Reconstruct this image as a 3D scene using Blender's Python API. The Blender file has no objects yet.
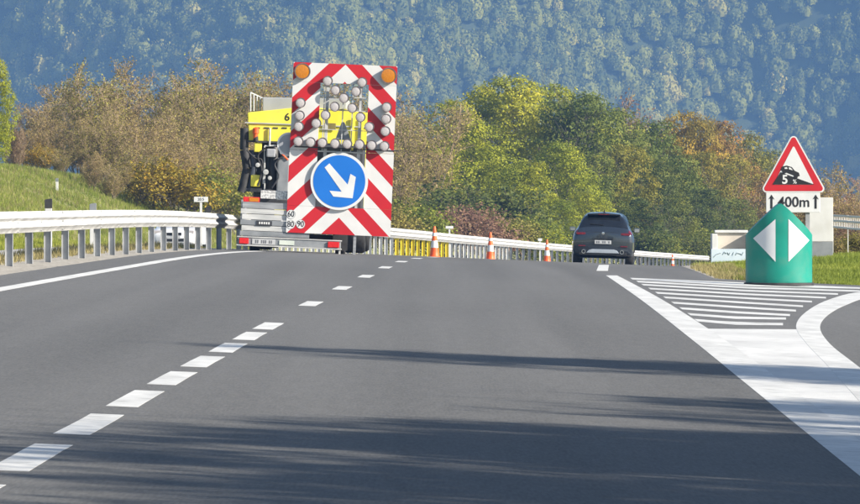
import bpy, bmesh, math, random
import numpy as np
from mathutils import Vector, Matrix

# ------------------------------------------------------------------ camera, sky, sun, exposure
S = bpy.context.scene
COL = S.collection
F, CX, CY, HZ = 6600.0, 430.0, 252.0, 197.2      # focal length and horizon in photo pixels (860 wide)
EYE = 1.172                                       # eye height (road under the camera is at about -0.08)
SLOPE = 0.04                                      # crossfall of the carriageway
cam_d = bpy.data.cameras.new('camera'); cam = bpy.data.objects.new('camera', cam_d); COL.objects.link(cam)
cam.location = (0, 0, EYE); cam.rotation_euler = (math.pi/2, 0, 0)
cam_d.sensor_width = 36.0; cam_d.lens = 36.0*F/860.0; cam_d.shift_y = -(CY-HZ)/860.0
cam_d.clip_start = 0.5; cam_d.clip_end = 12000
S.camera = cam

SUN_EL, SUN_BACK = 28.0, 24.0                     # elevation; degrees behind the line to our right
e_, b_ = math.radians(SUN_EL), math.radians(SUN_BACK)
SUNV = Vector((math.cos(e_)*math.cos(b_), -math.cos(e_)*math.sin(b_), math.sin(e_)))
W = bpy.data.worlds.new('World'); S.world = W; W.use_nodes = True
nt = W.node_tree; bg = nt.nodes['Background']
sky = nt.nodes.new('ShaderNodeTexSky'); sky.sky_type = 'NISHITA'; sky.sun_disc = False
sky.sun_elevation = e_; sky.sun_rotation = math.radians(90+SUN_BACK); sky.air_density = 1.0; sky.dust_density = 1.0
nt.links.new(sky.outputs[0], bg.inputs[0]); bg.inputs[1].default_value = 0.075
sl = bpy.data.lights.new('sun', 'SUN'); so = bpy.data.objects.new('sun', sl); COL.objects.link(so)
sl.energy = 5.0; sl.angle = math.radians(0.53); sl.color = (1.0, 0.92, 0.80)
so.location = SUNV*300; so.rotation_euler = (-SUNV).to_track_quat('-Z', 'Y').to_euler()
S.view_settings.view_transform = 'Standard'; S.view_settings.look = 'None'
S.view_settings.exposure = 1.12; S.view_settings.gamma = 1.0; S.view_settings.use_curve_mapping = False
S.cycles.use_denoising = True
S.cycles.max_bounces = 6; S.cycles.diffuse_bounces = 3; S.cycles.glossy_bounces = 2
S.cycles.transmission_bounces = 3; S.cycles.volume_bounces = 1; S.cycles.transparent_max_bounces = 4
rng = np.random.default_rng(7); random.seed(7)

# ------------------------------------------------------------------ helpers
def tag(o, label=None, cat=None, group=None, kind=None):
    if label: o['label'] = label
    if cat: o['category'] = cat
    if group: o['group'] = group
    if kind: o['kind'] = kind
    return o
def link(o, parent=None):
    COL.objects.link(o)
    if parent is not None: o.parent = parent
    return o
def empty(name, loc, label, cat, group=None, rot=(0, 0, 0)):
    o = bpy.data.objects.new(name, None); o.empty_display_size = 0.3
    o.location = loc; o.rotation_euler = rot
    return tag(link(o), label, cat, group)
def mesh_np(name, V, faces_n, loops, mat=None, parent=None, smooth=False):
    """V (n,3); loops flat vertex ids; faces_n vertices per face (int or array)"""
    me = bpy.data.meshes.new(name); V = np.asarray(V, dtype=np.float32); loops = np.asarray(loops, dtype=np.int32).ravel()
    if np.isscalar(faces_n):
        nf = len(loops)//faces_n; tot = np.full(nf, faces_n, dtype=np.int32)
    else:
        tot = np.asarray(faces_n, dtype=np.int32); nf = len(tot)
    st = np.concatenate([[0], np.cumsum(tot)[:-1]]).astype(np.int32)
    me.vertices.add(len(V)); me.vertices.foreach_set('co', V.ravel())
    me.loops.add(len(loops)); me.loops.foreach_set('vertex_index', loops)
    me.polygons.add(nf); me.polygons.foreach_set('loop_start', st); me.polygons.foreach_set('loop_total', tot)
    me.polygons.foreach_set('use_smooth', np.full(nf, bool(smooth)))
    me.update(calc_edges=True); me.validate()
    if mat: me.materials.append(mat)
    return me
def obj(name, me, parent=None):
    return link(bpy.data.objects.new(name, me), parent)
def copy_tree(root):
    r = root.copy(); COL.objects.link(r)
    for ch in root.children:
        c = ch.copy(); COL.objects.link(c); c.parent = r
        for g in ch.children:
            d = g.copy(); COL.objects.link(d); d.parent = c
    return r
class MB:
    def __init__(s): s.v = []; s.f = []
    def add(s, vs, fs):
        n = len(s.v); s.v += [tuple(map(float, v)) for v in vs]; s.f += [[i+n for i in f] for f in fs]; return s
    def box(s, c, d, rot=None):
        x, y, z = (k/2 for k in d)
        P = [Vector((a*x, b*y, e*z)) for e in (-1, 1) for b in (-1, 1) for a in (-1, 1)]
        if rot is not None: P = [rot @ p for p in P]
        return s.add([p+Vector(c) for p in P], [(0,2,3,1),(4,5,7,6),(0,1,5,4),(2,6,7,3),(0,4,6,2),(1,3,7,5)])
    def bx(s, x0, x1, y0, y1, z0, z1):
        return s.box(((x0+x1)/2, (y0+y1)/2, (z0+z1)/2), (abs(x1-x0), abs(y1-y0), abs(z1-z0)))
    def cyl(s, p0, p1, r0, r1=None, n=16, caps=True):
        r1 = r0 if r1 is None else r1; p0 = Vector(p0); p1 = Vector(p1); a = (p1-p0).normalized()
        u = a.orthogonal().normalized(); w = a.cross(u); V = []
        for p, r in ((p0, r0), (p1, r1)):
            for i in range(n):
                t = 2*math.pi*i/n; V.append(p+u*(r*math.cos(t))+w*(r*math.sin(t)))
        Fc = [(i, (i+1) % n, n+(i+1) % n, n+i) for i in range(n)]
        if caps: Fc += [tuple(range(n-1, -1, -1)), tuple(range(n, 2*n))]
        return s.add(V, Fc)
    def tube(s, pts, r, n=8):
        for a, b in zip(pts[:-1], pts[1:]): s.cyl(a, b, r, n=n)
        return s
    def prism(s, poly, y0, y1):                      # polygon in x,z, counter-clockwise seen from the front (-y)
        n = len(poly); V = [(p[0], y0, p[1]) for p in poly]+[(p[0], y1, p[1]) for p in poly]
        return s.add(V, [tuple(range(n)), tuple(range(2*n-1, n-1, -1))]+[(i, n+i, n+(i+1) % n, (i+1) % n) for i in range(n)])
    def lathe(s, prof, axis='z', c=(0, 0, 0), n=24, a0=0, a1=2*math.pi):
        full = abs(a1-a0) > 6.28; m = n if full else n+1; V = []
        for r, h in prof:
            for i in range(m):
                t = a0+(a1-a0)*i/n; x, y = r*math.cos(t), r*math.sin(t)
                V.append({'z': (c[0]+x, c[1]+y, c[2]+h), 'y': (c[0]+x, c[1]+h, c[2]+y), 'x': (c[0]+h, c[1]+x, c[2]+y)}[axis])
        Fc = []
        for k in range(len(prof)-1):
            for i in range(n):
                j = (i+1) % m if full else i+1
                Fc.append((k*m+i, k*m+j, (k+1)*m+j, (k+1)*m+i))
        return s.add(V, Fc)
    def build(s, name, mat, parent=None, smooth=False, bevel=0, label=None, loc=None):
        me = bpy.data.meshes.new(name); me.from_pydata(s.v, [], s.f); me.update()
        bm = bmesh.new(); bm.from_mesh(me)
        bmesh.ops.remove_doubles(bm, verts=bm.verts, dist=1e-5)
        bmesh.ops.recalc_face_normals(bm, faces=bm.faces)
        if bevel:
            ed = [e for e in bm.edges if e.is_manifold and e.calc_face_angle(0) > 0.6]
            bmesh.ops.bevel(bm, geom=ed, offset=bevel, segments=2, profile=0.6, affect='EDGES', clamp_overlap=True)
        bm.to_mesh(me); bm.free()
        if mat: me.materials.append(mat)
        if smooth:
            for p in me.polygons: p.use_smooth = True
            if hasattr(me, 'set_sharp_from_angle'): me.set_sharp_from_angle(angle=math.radians(40))
        o = obj(name, me, parent)
        if loc is not None: o.location = loc
        if label: o['label'] = label
        return o
def text_part(name, txt, size, loc, mat, parent, rot=(math.pi/2, 0, 0), align='CENTER', bold=0.0, sx=1.0):
    cu = bpy.data.curves.new('t', 'FONT'); cu.body = txt; cu.size = size; cu.align_x = align; cu.align_y = 'CENTER'
    cu.extrude = 0.001; cu.offset = bold*size; cu.resolution_u = 4
    t = bpy.data.objects.new('t', cu); COL.objects.link(t); bpy.context.view_layer.update()
    me = bpy.data.meshes.new_from_object(t.evaluated_get(bpy.context.evaluated_depsgraph_get()))
    bpy.data.objects.remove(t); bpy.data.curves.remove(cu)
    me.name = name; me.materials.clear(); me.materials.append(mat)
    o = obj(name, me, parent); o.location = loc; o.rotation_euler = rot; o.scale = (sx, 1, 1)
    return o

# ------------------------------------------------------------------ materials
def pm(name, col, col2=None, scale=5.0, rough=0.6, metal=0.0, bump=0.0, bscale=None, detail=4, spec=0.5, mixpos=(0.35, 0.65), coat=0, stretch=None, dirt=None):
    m = bpy.data.materials.new(name); m.use_nodes = True; n = m.node_tree; b = n.nodes['Principled BSDF']
    b.inputs['Roughness'].default_value = rough; b.inputs['Metallic'].default_value = metal
    b.inputs['Specular IOR Level'].default_value = spec; b.inputs['Coat Weight'].default_value = coat
    b.inputs['Base Color'].default_value = (*col, 1)
    tc = n.nodes.new('ShaderNodeTexCoord'); vec = tc.outputs['Object']
    if stretch:
        mp = n.nodes.new('ShaderNodeMapping'); mp.inputs['Scale'].default_value = stretch
        n.links.new(vec, mp.inputs['Vector']); vec = mp.outputs['Vector']
    c = None
    if col2:
        t = n.nodes.new('ShaderNodeTexNoise'); t.inputs['Scale'].default_value = scale; t.inputs['Detail'].default_value = detail
        n.links.new(vec, t.inputs['Vector'])
        r = n.nodes.new('ShaderNodeValToRGB'); r.color_ramp.elements[0].position, r.color_ramp.elements[1].position = mixpos
        r.color_ramp.elements[0].color = (*col, 1); r.color_ramp.elements[1].color = (*col2, 1)
        n.links.new(t.outputs['Fac'], r.inputs['Fac']); c = r.outputs['Color']
    if dirt:
        t = n.nodes.new('ShaderNodeTexNoise'); t.inputs['Scale'].default_value = dirt[1]; t.inputs['Detail'].default_value = 6
        n.links.new(tc.outputs['Object'], t.inputs['Vector'])
        r = n.nodes.new('ShaderNodeValToRGB'); r.color_ramp.elements[0].position = 0.5; r.color_ramp.elements[1].position = 0.75
        n.links.new(t.outputs['Fac'], r.inputs['Fac'])
        mx = n.nodes.new('ShaderNodeMix'); mx.data_type = 'RGBA'; mx.inputs['B'].default_value = (*dirt[0], 1)
        mt = n.nodes.new('ShaderNodeMath'); mt.operation = 'MULTIPLY'; mt.inputs[1].default_value = dirt[2]
        n.links.new(r.outputs['Color'], mt.inputs[0]); n.links.new(mt.outputs[0], mx.inputs['Factor'])
        if c is None: mx.inputs['A'].default_value = (*col, 1)
        else: n.links.new(c, mx.inputs['A'])
        c = mx.outputs['Result']
    if c is not None: n.links.new(c, b.inputs['Base Color'])
    if bump:
        t = n.nodes.new('ShaderNodeTexNoise'); t.inputs['Scale'].default_value = bscale or scale*4; t.inputs['Detail'].default_value = 4
        n.links.new(vec, t.inputs['Vector'])
        bp = n.nodes.new('ShaderNodeBump'); bp.inputs['Strength'].default_value = bump; bp.inputs['Distance'].default_value = 0.02
        n.links.new(t.outputs['Fac'], bp.inputs['Height']); n.links.new(bp.outputs['Normal'], b.inputs['Normal'])
    return m
def leaf_mat(name, c1, c2, c3=None, trans=0.35):
    """leaf colour from the per-leaf attribute 'lv', with a small shift for each tree"""
    m = bpy.data.materials.new(name); m.use_nodes = True; n = m.node_tree; b = n.nodes['Principled BSDF']
    b.inputs['Roughness'].default_value = 0.65; b.inputs['Specular IOR Level'].default_value = 0.25
    at = n.nodes.new('ShaderNodeAttribute'); at.attribute_name = 'lv'
    r = n.nodes.new('ShaderNodeValToRGB'); e = r.color_ramp.elements
    e[0].position = 0.05; e[0].color = (*c1, 1); e[1].position = 0.75; e[1].color = (*c2, 1)
    if c3: x = e.new(0.97); x.color = (*c3, 1)
    n.links.new(at.outputs['Fac'], r.inputs['Fac'])
    oi = n.nodes.new('ShaderNodeObjectInfo'); hs = n.nodes.new('ShaderNodeHueSaturation')
    mr = n.nodes.new('ShaderNodeMapRange'); mr.inputs['To Min'].default_value = 0.485; mr.inputs['To Max'].default_value = 0.512
    mv = n.nodes.new('ShaderNodeMapRange'); mv.inputs['To Min'].default_value = 1.12; mv.inputs['To Max'].default_value = 0.85
    n.links.new(oi.outputs['Random'], mr.inputs['Value']); n.links.new(oi.outputs['Random'], mv.inputs['Value'])
    n.links.new(mr.outputs[0], hs.inputs['Hue']); n.links.new(mv.outputs[0], hs.inputs['Value'])
    n.links.new(r.outputs['Color'], hs.inputs['Color'])
    tl = n.nodes.new('ShaderNodeBsdfTranslucent'); mx = n.nodes.new('ShaderNodeMixShader'); mx.inputs[0].default_value = trans
    n.links.new(hs.outputs['Color'], b.inputs['Base Color']); n.links.new(hs.outputs['Color'], tl.inputs['Color'])
    n.links.new(b.outputs[0], mx.inputs[1]); n.links.new(tl.outputs[0], mx.inputs[2])
    n.links.new(mx.outputs[0], n.nodes['Material Output'].inputs['Surface'])
    return m
def asphalt_mat(name, a, b2):
    m = bpy.data.materials.new(name); m.use_nodes = True; n = m.node_tree; b = n.nodes['Principled BSDF']
    b.inputs['Roughness'].default_value = 0.88; b.inputs['Specular IOR Level'].default_value = 0.3
    tc = n.nodes.new('ShaderNodeTexCoord')
    def noise(scale, det, sc=None):
        t = n.nodes.new('ShaderNodeTexNoise'); t.inputs['Scale'].default_value = scale; t.inputs['Detail'].default_value = det
        if sc:
            mp = n.nodes.new('ShaderNodeMapping'); mp.inputs['Scale'].default_value = sc
            n.links.new(tc.outputs['Object'], mp.inputs['Vector']); n.links.new(mp.outputs[0], t.inputs['Vector'])
        else: n.links.new(tc.outputs['Object'], t.inputs['Vector'])
        return t.outputs['Fac']
    fine = noise(1.0, 2, (60, 4.5, 1)); mid = noise(1.0, 2, (13, 1.1, 1)); streak = noise(1.0, 3, (1.1, 0.012, 1)); patch = noise(0.25, 4, (1, 0.12, 1))
    def mth(op, x, y):
        k = n.nodes.new('ShaderNodeMath'); k.operation = op
        for i, q in enumerate((x, y)):
            if isinstance(q, (int, float)): k.inputs[i].default_value = q
            else: n.links.new(q, k.inputs[i])
        return k.outputs[0]
    f = mth('ADD', mth('ADD', mth('ADD', mth('MULTIPLY', fine, 0.42), mth('MULTIPLY', mid, 0.16)), mth('MULTIPLY', streak, 0.34)), mth('MULTIPLY', patch, 0.3))
    r = n.nodes.new('ShaderNodeValToRGB'); r.color_ramp.elements[0].position = 0.42; r.color_ramp.elements[1].position = 0.80
    r.color_ramp.elements[0].color = (*a, 1); r.color_ramp.elements[1].color = (*b2, 1)
    n.links.new(f, r.inputs['Fac']); n.links.new(r.outputs['Color'], b.inputs['Base Color'])
    return m
M = {}
M['asphalt'] = asphalt_mat('asphalt', (0.073, 0.073, 0.072), (0.155, 0.154, 0.151))
M['asphalt_far'] = asphalt_mat('asphalt_old', (0.12, 0.12, 0.12), (0.17, 0.168, 0.165))
M['paint'] = pm('road_paint', (0.50, 0.50, 0.485), (0.63, 0.63, 0.61), scale=3.0, rough=0.7, detail=6, stretch=(1, 0.3, 1), dirt=((0.22, 0.22, 0.215), 7.0, 0.55))
M['paint_worn'] = pm('worn_road_paint', (0.46, 0.46, 0.45), (0.60, 0.60, 0.585), scale=1.0, rough=0.75, detail=5, stretch=(1.0, 0.35, 1), mixpos=(0.30, 0.60), dirt=((0.25, 0.25, 0.245), 5.0, 0.45))
M['gravel'] = pm('gravel', (0.22, 0.20, 0.165), (0.42, 0.39, 0.34), scale=14, rough=0.95, detail=8, bump=0.4)
M['grass_soil'] = pm('grass_ground', (0.13, 0.155, 0.035), (0.30, 0.28, 0.11), scale=0.7, rough=0.95, detail=10, bump=0.5, bscale=6)
M['concrete'] = pm('concrete', (0.30, 0.295, 0.28), (0.42, 0.41, 0.39), scale=4, rough=0.9, detail=8)
M['galv'] = pm('galvanised_steel', (0.42, 0.42, 0.415), (0.60, 0.60, 0.585), scale=1.5, rough=0.55, metal=0.0, detail=6, dirt=((0.35, 0.34, 0.31), 2.5, 0.5))
M['galv_post'] = pm('galvanised_post', (0.30, 0.31, 0.32), (0.46, 0.47, 0.48), scale=3, rough=0.5, metal=0.3, detail=6)
M['white_post'] = pm('white_post_paint', (0.56, 0.56, 0.54), (0.68, 0.68, 0.66), scale=4, rough=0.6, detail=6)
M['yellow_post'] = pm('yellow_post_paint', (0.80, 0.62, 0.03), (0.86, 0.70, 0.06), scale=4, rough=0.55, detail=6)
M['black'] = pm('black_rubber', (0.018, 0.018, 0.02), (0.04, 0.04, 0.042), scale=6, rough=0.75)
M['blackpaint'] = pm('black_print', (0.012, 0.012, 0.014), (0.02, 0.02, 0.022), scale=6, rough=0.5)
M['white'] = pm('white_sheeting', (0.60, 0.61, 0.61), (0.68, 0.69, 0.69), scale=2, rough=0.45)
M['whitepaint'] = pm('white_enamel', (0.56, 0.56, 0.545), (0.66, 0.66, 0.65), scale=2, rough=0.5, dirt=((0.5, 0.48, 0.43), 3, 0.4))
M['red'] = pm('red_sheeting', (0.46, 0.012, 0.020), (0.54, 0.018, 0.026), scale=2, rough=0.45)
M['blue'] = pm('blue_sheeting', (0.004, 0.135, 0.52), (0.008, 0.155, 0.57), scale=2, rough=0.45)
M['green'] = pm('green_plastic', (0.0, 0.20, 0.148), (0.003, 0.23, 0.172), scale=3, rough=0.42, dirt=((0.10, 0.22, 0.17), 4, 0.35))
M['orange'] = pm('orange_plastic', (0.80, 0.10, 0.015), (0.85, 0.14, 0.02), scale=5, rough=0.5)
M['amber'] = pm('amber_lens', (0.46, 0.15, 0.004), (0.56, 0.20, 0.008), scale=30, rough=0.2, coat=0.5)
M['lens'] = pm('pale_lens', (0.42, 0.39, 0.39), (0.51, 0.48, 0.48), scale=40, rough=0.25, coat=0.4)
M['lamp_rim'] = pm('lamp_housing', (0.10, 0.08, 0.08), (0.16, 0.13, 0.13), scale=12, rough=0.5)
M['alu'] = pm('aluminium', (0.26, 0.27, 0.285), (0.44, 0.45, 0.46), scale=2.2, rough=0.42, metal=0.35, detail=7, stretch=(1, 1, 6))
M['alu_light'] = pm('light_aluminium', (0.40, 0.41, 0.41), (0.60, 0.60, 0.585), scale=2.2, rough=0.45, metal=0.1, detail=7, stretch=(1, 1, 6))
M['steel'] = pm('painted_steel', (0.20, 0.215, 0.23), (0.30, 0.315, 0.33), scale=3, rough=0.5, metal=0.2, detail=6)
M['darksteel'] = pm('dark_steel', (0.035, 0.037, 0.042), (0.075, 0.077, 0.085), scale=3, rough=0.5, metal=0.3, detail=6)
M['yellow'] = pm('yellow_paint', (0.78, 0.68, 0.05), (0.84, 0.76, 0.09), scale=1.5, rough=0.4, coat=0.2, dirt=((0.45, 0.36, 0.08), 3, 0.35))
M['greybox'] = pm('grey_panel', (0.30, 0.31, 0.335), (0.38, 0.39, 0.41), scale=1.2, rough=0.5, detail=6)
M['redlens'] = pm('red_lens', (0.55, 0.008, 0.012), (0.65, 0.02, 0.02), scale=30, rough=0.2, coat=0.5)
M['darkred'] = pm('dark_red_lens', (0.10, 0.006, 0.012), (0.16, 0.012, 0.02), scale=20, rough=0.15, coat=0.6)
M['carpaint'] = pm('slate_car_paint', (0.034, 0.043, 0.058), (0.040, 0.051, 0.068), scale=60, rough=0.2, metal=0.5, coat=1.0)
M['whitecar'] = pm('white_car_paint', (0.72, 0.73, 0.75), (0.78, 0.79, 0.80), scale=2, rough=0.3, coat=0.7)
M['glass'] = pm('dark_glass', (0.008, 0.009, 0.012), (0.012, 0.014, 0.017), scale=3, rough=0.06, spec=0.8)
M['chrome'] = pm('chrome', (0.62, 0.63, 0.64), (0.72, 0.73, 0.74), scale=6, rough=0.18, metal=0.9)
M['silver'] = pm('silver_trim', (0.38, 0.42, 0.47), (0.46, 0.50, 0.55), scale=6, rough=0.35, metal=0.4)
M['plate'] = pm('number_plate', (0.40, 0.41, 0.42), (0.48, 0.49, 0.50), scale=8, rough=0.4)
M['platedark'] = pm('plate_characters', (0.09, 0.095, 0.11), (0.14, 0.145, 0.16), scale=8, rough=0.5)
M['cream'] = pm('cream_render', (0.50, 0.45, 0.38), (0.60, 0.54, 0.46), scale=2, rough=0.85, detail=8)
M['bark'] = pm('bark', (0.085, 0.070, 0.055), (0.17, 0.145, 0.12), scale=3, rough=0.95, detail=8, bump=0.6)
M['twig'] = pm('bare_twig', (0.25, 0.175, 0.105), (0.40, 0.30, 0.19), scale=2, rough=0.95, detail=6)
LM = {
 'yg':    leaf_mat('leaf_yellow_green', (0.13, 0.175, 0.012), (0.37, 0.385, 0.022), (0.53, 0.49, 0.03)),
 'green': leaf_mat('leaf_green', (0.085, 0.120, 0.020), (0.21, 0.235, 0.034), (0.38, 0.34, 0.045)),
 'dark':  leaf_mat('leaf_dark_green', (0.055, 0.082, 0.018), (0.135, 0.160, 0.030), (0.30, 0.27, 0.04)),
 'gold':  leaf_mat('leaf_gold', (0.165, 0.150, 0.018), (0.40, 0.29, 0.030), (0.56, 0.30, 0.030)),
 'goldgreen': leaf_mat('leaf_gold_green', (0.125, 0.135, 0.016), (0.30, 0.265, 0.030), (0.46, 0.33, 0.035)),
 'rust':  leaf_mat('leaf_rust', (0.16, 0.130, 0.030), (0.36, 0.235, 0.048), (0.42, 0.18, 0.05)),
 'brown': leaf_mat('leaf_brown', (0.21, 0.165, 0.058), (0.38, 0.30, 0.098), (0.44, 0.38, 0.09)),
 'olive': leaf_mat('leaf_olive_brown', (0.165, 0.145, 0.040), (0.33, 0.29, 0.065), (0.40, 0.39, 0.07)),
 'red':   leaf_mat('leaf_reddish', (0.17, 0.095, 0.065), (0.31, 0.18, 0.12), (0.36, 0.27, 0.11)),
 'grass': leaf_mat('grass_blade', (0.15, 0.20, 0.026), (0.35, 0.39, 0.062), (0.52, 0.48, 0.17), trans=0.45),
 'dry':   leaf_mat('dry_grass_blade', (0.24, 0.21, 0.08), (0.42, 0.36, 0.16), (0.50, 0.45, 0.24), trans=0.4),
 'mount': leaf_mat('mountain_leaf', (0.055, 0.080, 0.014), (0.24, 0.255, 0.04), (0.38, 0.34, 0.07)),
}

# ------------------------------------------------------------------ the lie of the road
def xc(Y):
    """the line between the two lanes: nearly straight, then bending to the right"""
    Y = np.asarray(Y, dtype=float)
    a = -2.05+0.007*Y+4.3e-5*Y*Y
    t = Y-125.0; b = -0.5+0.01775*t+0.5*5.5e-4*t*t
    t2 = Y-230.0; c = 4.395+0.0755*t2+0.5*1.0e-4*t2*t2
    return np.where(Y < 125, a, np.where(Y < 230, b, c))
def prof(Y):
    """the crest: level, rounding over, then down"""
    Y = np.asarray(Y, dtype=float); d0, k, d1 = 106.0, 1.95e-4, 171.0
    t = np.clip(Y-d0, 0, d1-d0); z = -0.5*k*t*t
    z = z-k*(d1-d0)*np.clip(Y-d1, 0, 583)
    return z-0.05*np.clip(Y-754, 0, 1000)
def sstep(a, b, x):
    t = np.clip((np.asarray(x, dtype=float)-a)/(b-a), 0, 1); return t*t*(3-2*t)
def plane(u): return -SLOPE*np.asarray(u, dtype=float)
def rz(X, Y):
    """height of the paved surface"""
    u = np.asarray(X)-xc(Y); w = sstep(112, 146, Y)
    right = np.clip(u-5.4, 0, 60)
    return prof(Y)+plane(np.minimum(u, 5.4))+right*(-SLOPE*(1-w)+0.055*w)
_tab = np.random.default_rng(3).random((256, 256))
def vnoise(x, y):
    x = np.asarray(x, dtype=float); y = np.asarray(y, dtype=float)
    xi = np.floor(x).astype(int); yi = np.floor(y).astype(int); fx = x-xi; fy = y-yi
    fx = fx*fx*(3-2*fx); fy = fy*fy*(3-2*fy); t = lambda i, j: _tab[i % 256, j % 256]
    return (t(xi, yi)*(1-fx)+t(xi+1, yi)*fx)*(1-fy)+(t(xi, yi+1)*(1-fx)+t(xi+1, yi+1)*fx)*fy
def fbm(x, y, o=4):
    s = 0; a = 0.5
    for k in range(o): s = s+a*vnoise(x*2**k+17*k, y*2**k+31*k); a *= 0.5
    return s
RAMP_L = ([-80, 20, 44, 72, 88, 103, 120, 150, 180, 230, 300], [2.2, 2.2, 2.85, 3.98, 5.1, 6.7, 9.2, 14.8, 22, 37, 62])
def ramp_left(Y): return np.interp(Y, *RAMP_L)
def terrain(X, Y):
    X = np.asarray(X, dtype=float); Y = np.asarray(Y, dtype=float); u = X-xc(Y)
    z = rz(X, Y)-0.07
    # median hollow
    z = z-0.16*np.clip(1-np.abs(u+8.6)/2.6, 0, 1)
    # left bank
    d = np.clip(-19.8-u, 0, None); bank = np.where(d < 9.5, 0.36*d, 3.42+0.05*(d-9.5)); bank = np.minimum(bank, 8)
    z = z+bank+np.where(d > 0, (fbm(X*0.15, Y*0.15)-0.5)*0.5*np.clip(d/4, 0, 1), 0)
    # right verge
    r = np.clip(u-np.where(Y < 112, 12.5, 7.0), 0, 200); lump = (fbm(X*0.25+9, Y*0.25)-0.45)*0.22
    z = z+np.where(r > 0, lump*np.clip(r/2, 0, 1), 0)
    # far out: level off, then down into the valley
    return z-np.clip(Y-900, 0, 900)*0.02*(1-sstep(1500, 1800, Y))
def at(px, Y, py=None, z=None):
    """point on the ray of a photo pixel at distance Y (height from py or given)"""
    X = (px-CX)/F*Y
    return Vector((X, Y, EYE-(py-HZ)/F*Y if py is not None else (float(terrain(X, Y)) if z is None else z)))
def ground(px, py):
    """where the ray of a photo pixel meets the road surface"""
    lo, hi = 5.0, 176.0
    for _ in range(50):
        Y = 0.5*(lo+hi); X = (px-CX)/F*Y
        if EYE-(py-HZ)/F*Y > rz(X, Y): lo = Y
        else: hi = Y
    return np.array([(px-CX)/F*lo, lo])

# ------------------------------------------------------------------ ground, carriageways
def grid(name, us, Ys, zf, mat, kind='structure', smooth=True, abs_x=False):
    U, YY = np.meshgrid(us, Ys) if not callable(us) else (us(Ys), np.asarray(Ys)[:, None]*np.ones((1, us(Ys).shape[1])))
    X = U if abs_x else U+xc(YY)
    Z = zf(X, YY); V = np.stack([X, YY, Z], -1).reshape(-1, 3); nr, nc = X.shape
    i = (np.arange(nr-1)[:, None]*nc+np.arange(nc-1)[None]).ravel()
    me = mesh_np(name, V, 4, np.stack([i, i+1, i+nc+1, i+nc], 1), mat, smooth=smooth)
    o = obj(name, me)
    if kind: tag(o, kind=kind)
    return o
us = np.concatenate([[-4500, -2450, -1200, -600, -300, -160, -90, -60], np.arange(-50, -24, 2.0), np.arange(-24, 30, 0.6), np.arange(30, 70, 4.0), [90, 140, 240, 500, 1000, 2450, 4500]])
Ys = np.concatenate([[-600, -250, -120], np.arange(-60, 330, 1.5), np.arange(330, 700, 6), np.arange(700, 1800, 40), [1900, 2200, 2600, 3100, 4000]])
def us_abs(Ys):
    base = np.repeat(us[None], len(Ys), 0); c = xc(np.clip(Ys, -200, 760))[:, None]
    return base+c*np.clip(1.3-np.abs(base)/400, 0, 1)
def terr_far(X, Y):
    return terrain(X, np.clip(Y, -250, 2400))
def terrain_sheet():
    X = us_abs(Ys); YY = np.repeat(Ys[:, None], X.shape[1], 1)
    Yc = np.clip(YY, -200, 760); Z = terrain(X-xc(YY)*0+0, YY)
    # beyond the road's built length keep the ground smooth
    far = sstep(700, 900, YY); uu = X-xc(Yc)
    Zf = prof(YY)+np.clip(-uu, -60, 60)*0.02-np.clip(YY-900, 0, 900)*0.02
    Z = Z*(1-far)+Zf*far
    side = sstep(60, 260, np.abs(uu)); Z = Z*(1-side)+(prof(YY)-1.0-np.clip(YY-900, 0, 900)*0.02+np.where(uu < 0, 12.0, 0.8)*(1-far))*side
    V = np.stack([X, YY, Z], -1).reshape(-1, 3); nr, nc = X.shape
    i = (np.arange(nr-1)[:, None]*nc+np.arange(nc-1)[None]).ravel()
    return tag(obj('ground', mesh_np('ground', V, 4, np.stack([i, i+1, i+nc+1, i+nc], 1), M['grass_soil'], smooth=True)), kind='structure')
terrain_sheet()
Yr = np.concatenate([np.arange(-60, 340, 1.5), np.arange(340, 756, 4)])
def right_edge(Y):
    """right edge of the asphalt (absolute X): exit ramp joined on until the nose, then a plain shoulder"""
    a = ramp_left(Y)+5.2; b = xc(Y)+5.6; w = sstep(110.5, 113.0, Y)
    return a*(1-w)+np.minimum(b, a)*w
def road_x(Y):
    Y = np.asarray(Y); t = np.linspace(0, 1, 22)[None]; l = (xc(Y)-4.35)[:, None]; r = right_edge(Y)[:, None]
    return l+(r-l)*t
ROAD = grid('road', road_x, Yr, lambda X, Y: rz(X, Y), M['asphalt'], abs_x=True)
Yramp = np.arange(107.0, 300, 1.5)
grid('exit_ramp_road', lambda Y: ramp_left(np.asarray(Y))[:, None]-0.5+np.linspace(0, 6.0, 9)[None], Yramp, lambda X, Y: rz(X, Y)-0.004+0.02*sstep(113.5, 118, Y), M['asphalt'], abs_x=True)
grid('opposite_road', np.linspace(-19.4, -11.4, 8), Yr, lambda X, Y: rz(X, Y)-0.02, M['asphalt_far'])
grid('gravel_verge', np.linspace(-5.75, -4.37, 5), np.arange(-60, 420, 1.0), lambda X, Y: rz(X, Y)-0.015+(fbm(X*3, Y*3)-0.45)*0.05, M['gravel'])
grid('drain_path', np.linspace(-6.9, -5.95, 4), np.arange(-60, 300, 1.5), lambda X, Y: rz(X, Y)-0.03, M['concrete'])
grid('gravel_shoulder', lambda Y: right_edge(np.asarray(Y))[:, None]+np.linspace(0.02, 0.5, 3)[None], np.arange(113.5, 300, 1.5), lambda X, Y: rz(X, Y)-0.012+(fbm(X*3, Y*3)-0.45)*0.03, M['gravel'], abs_x=True)

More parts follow.
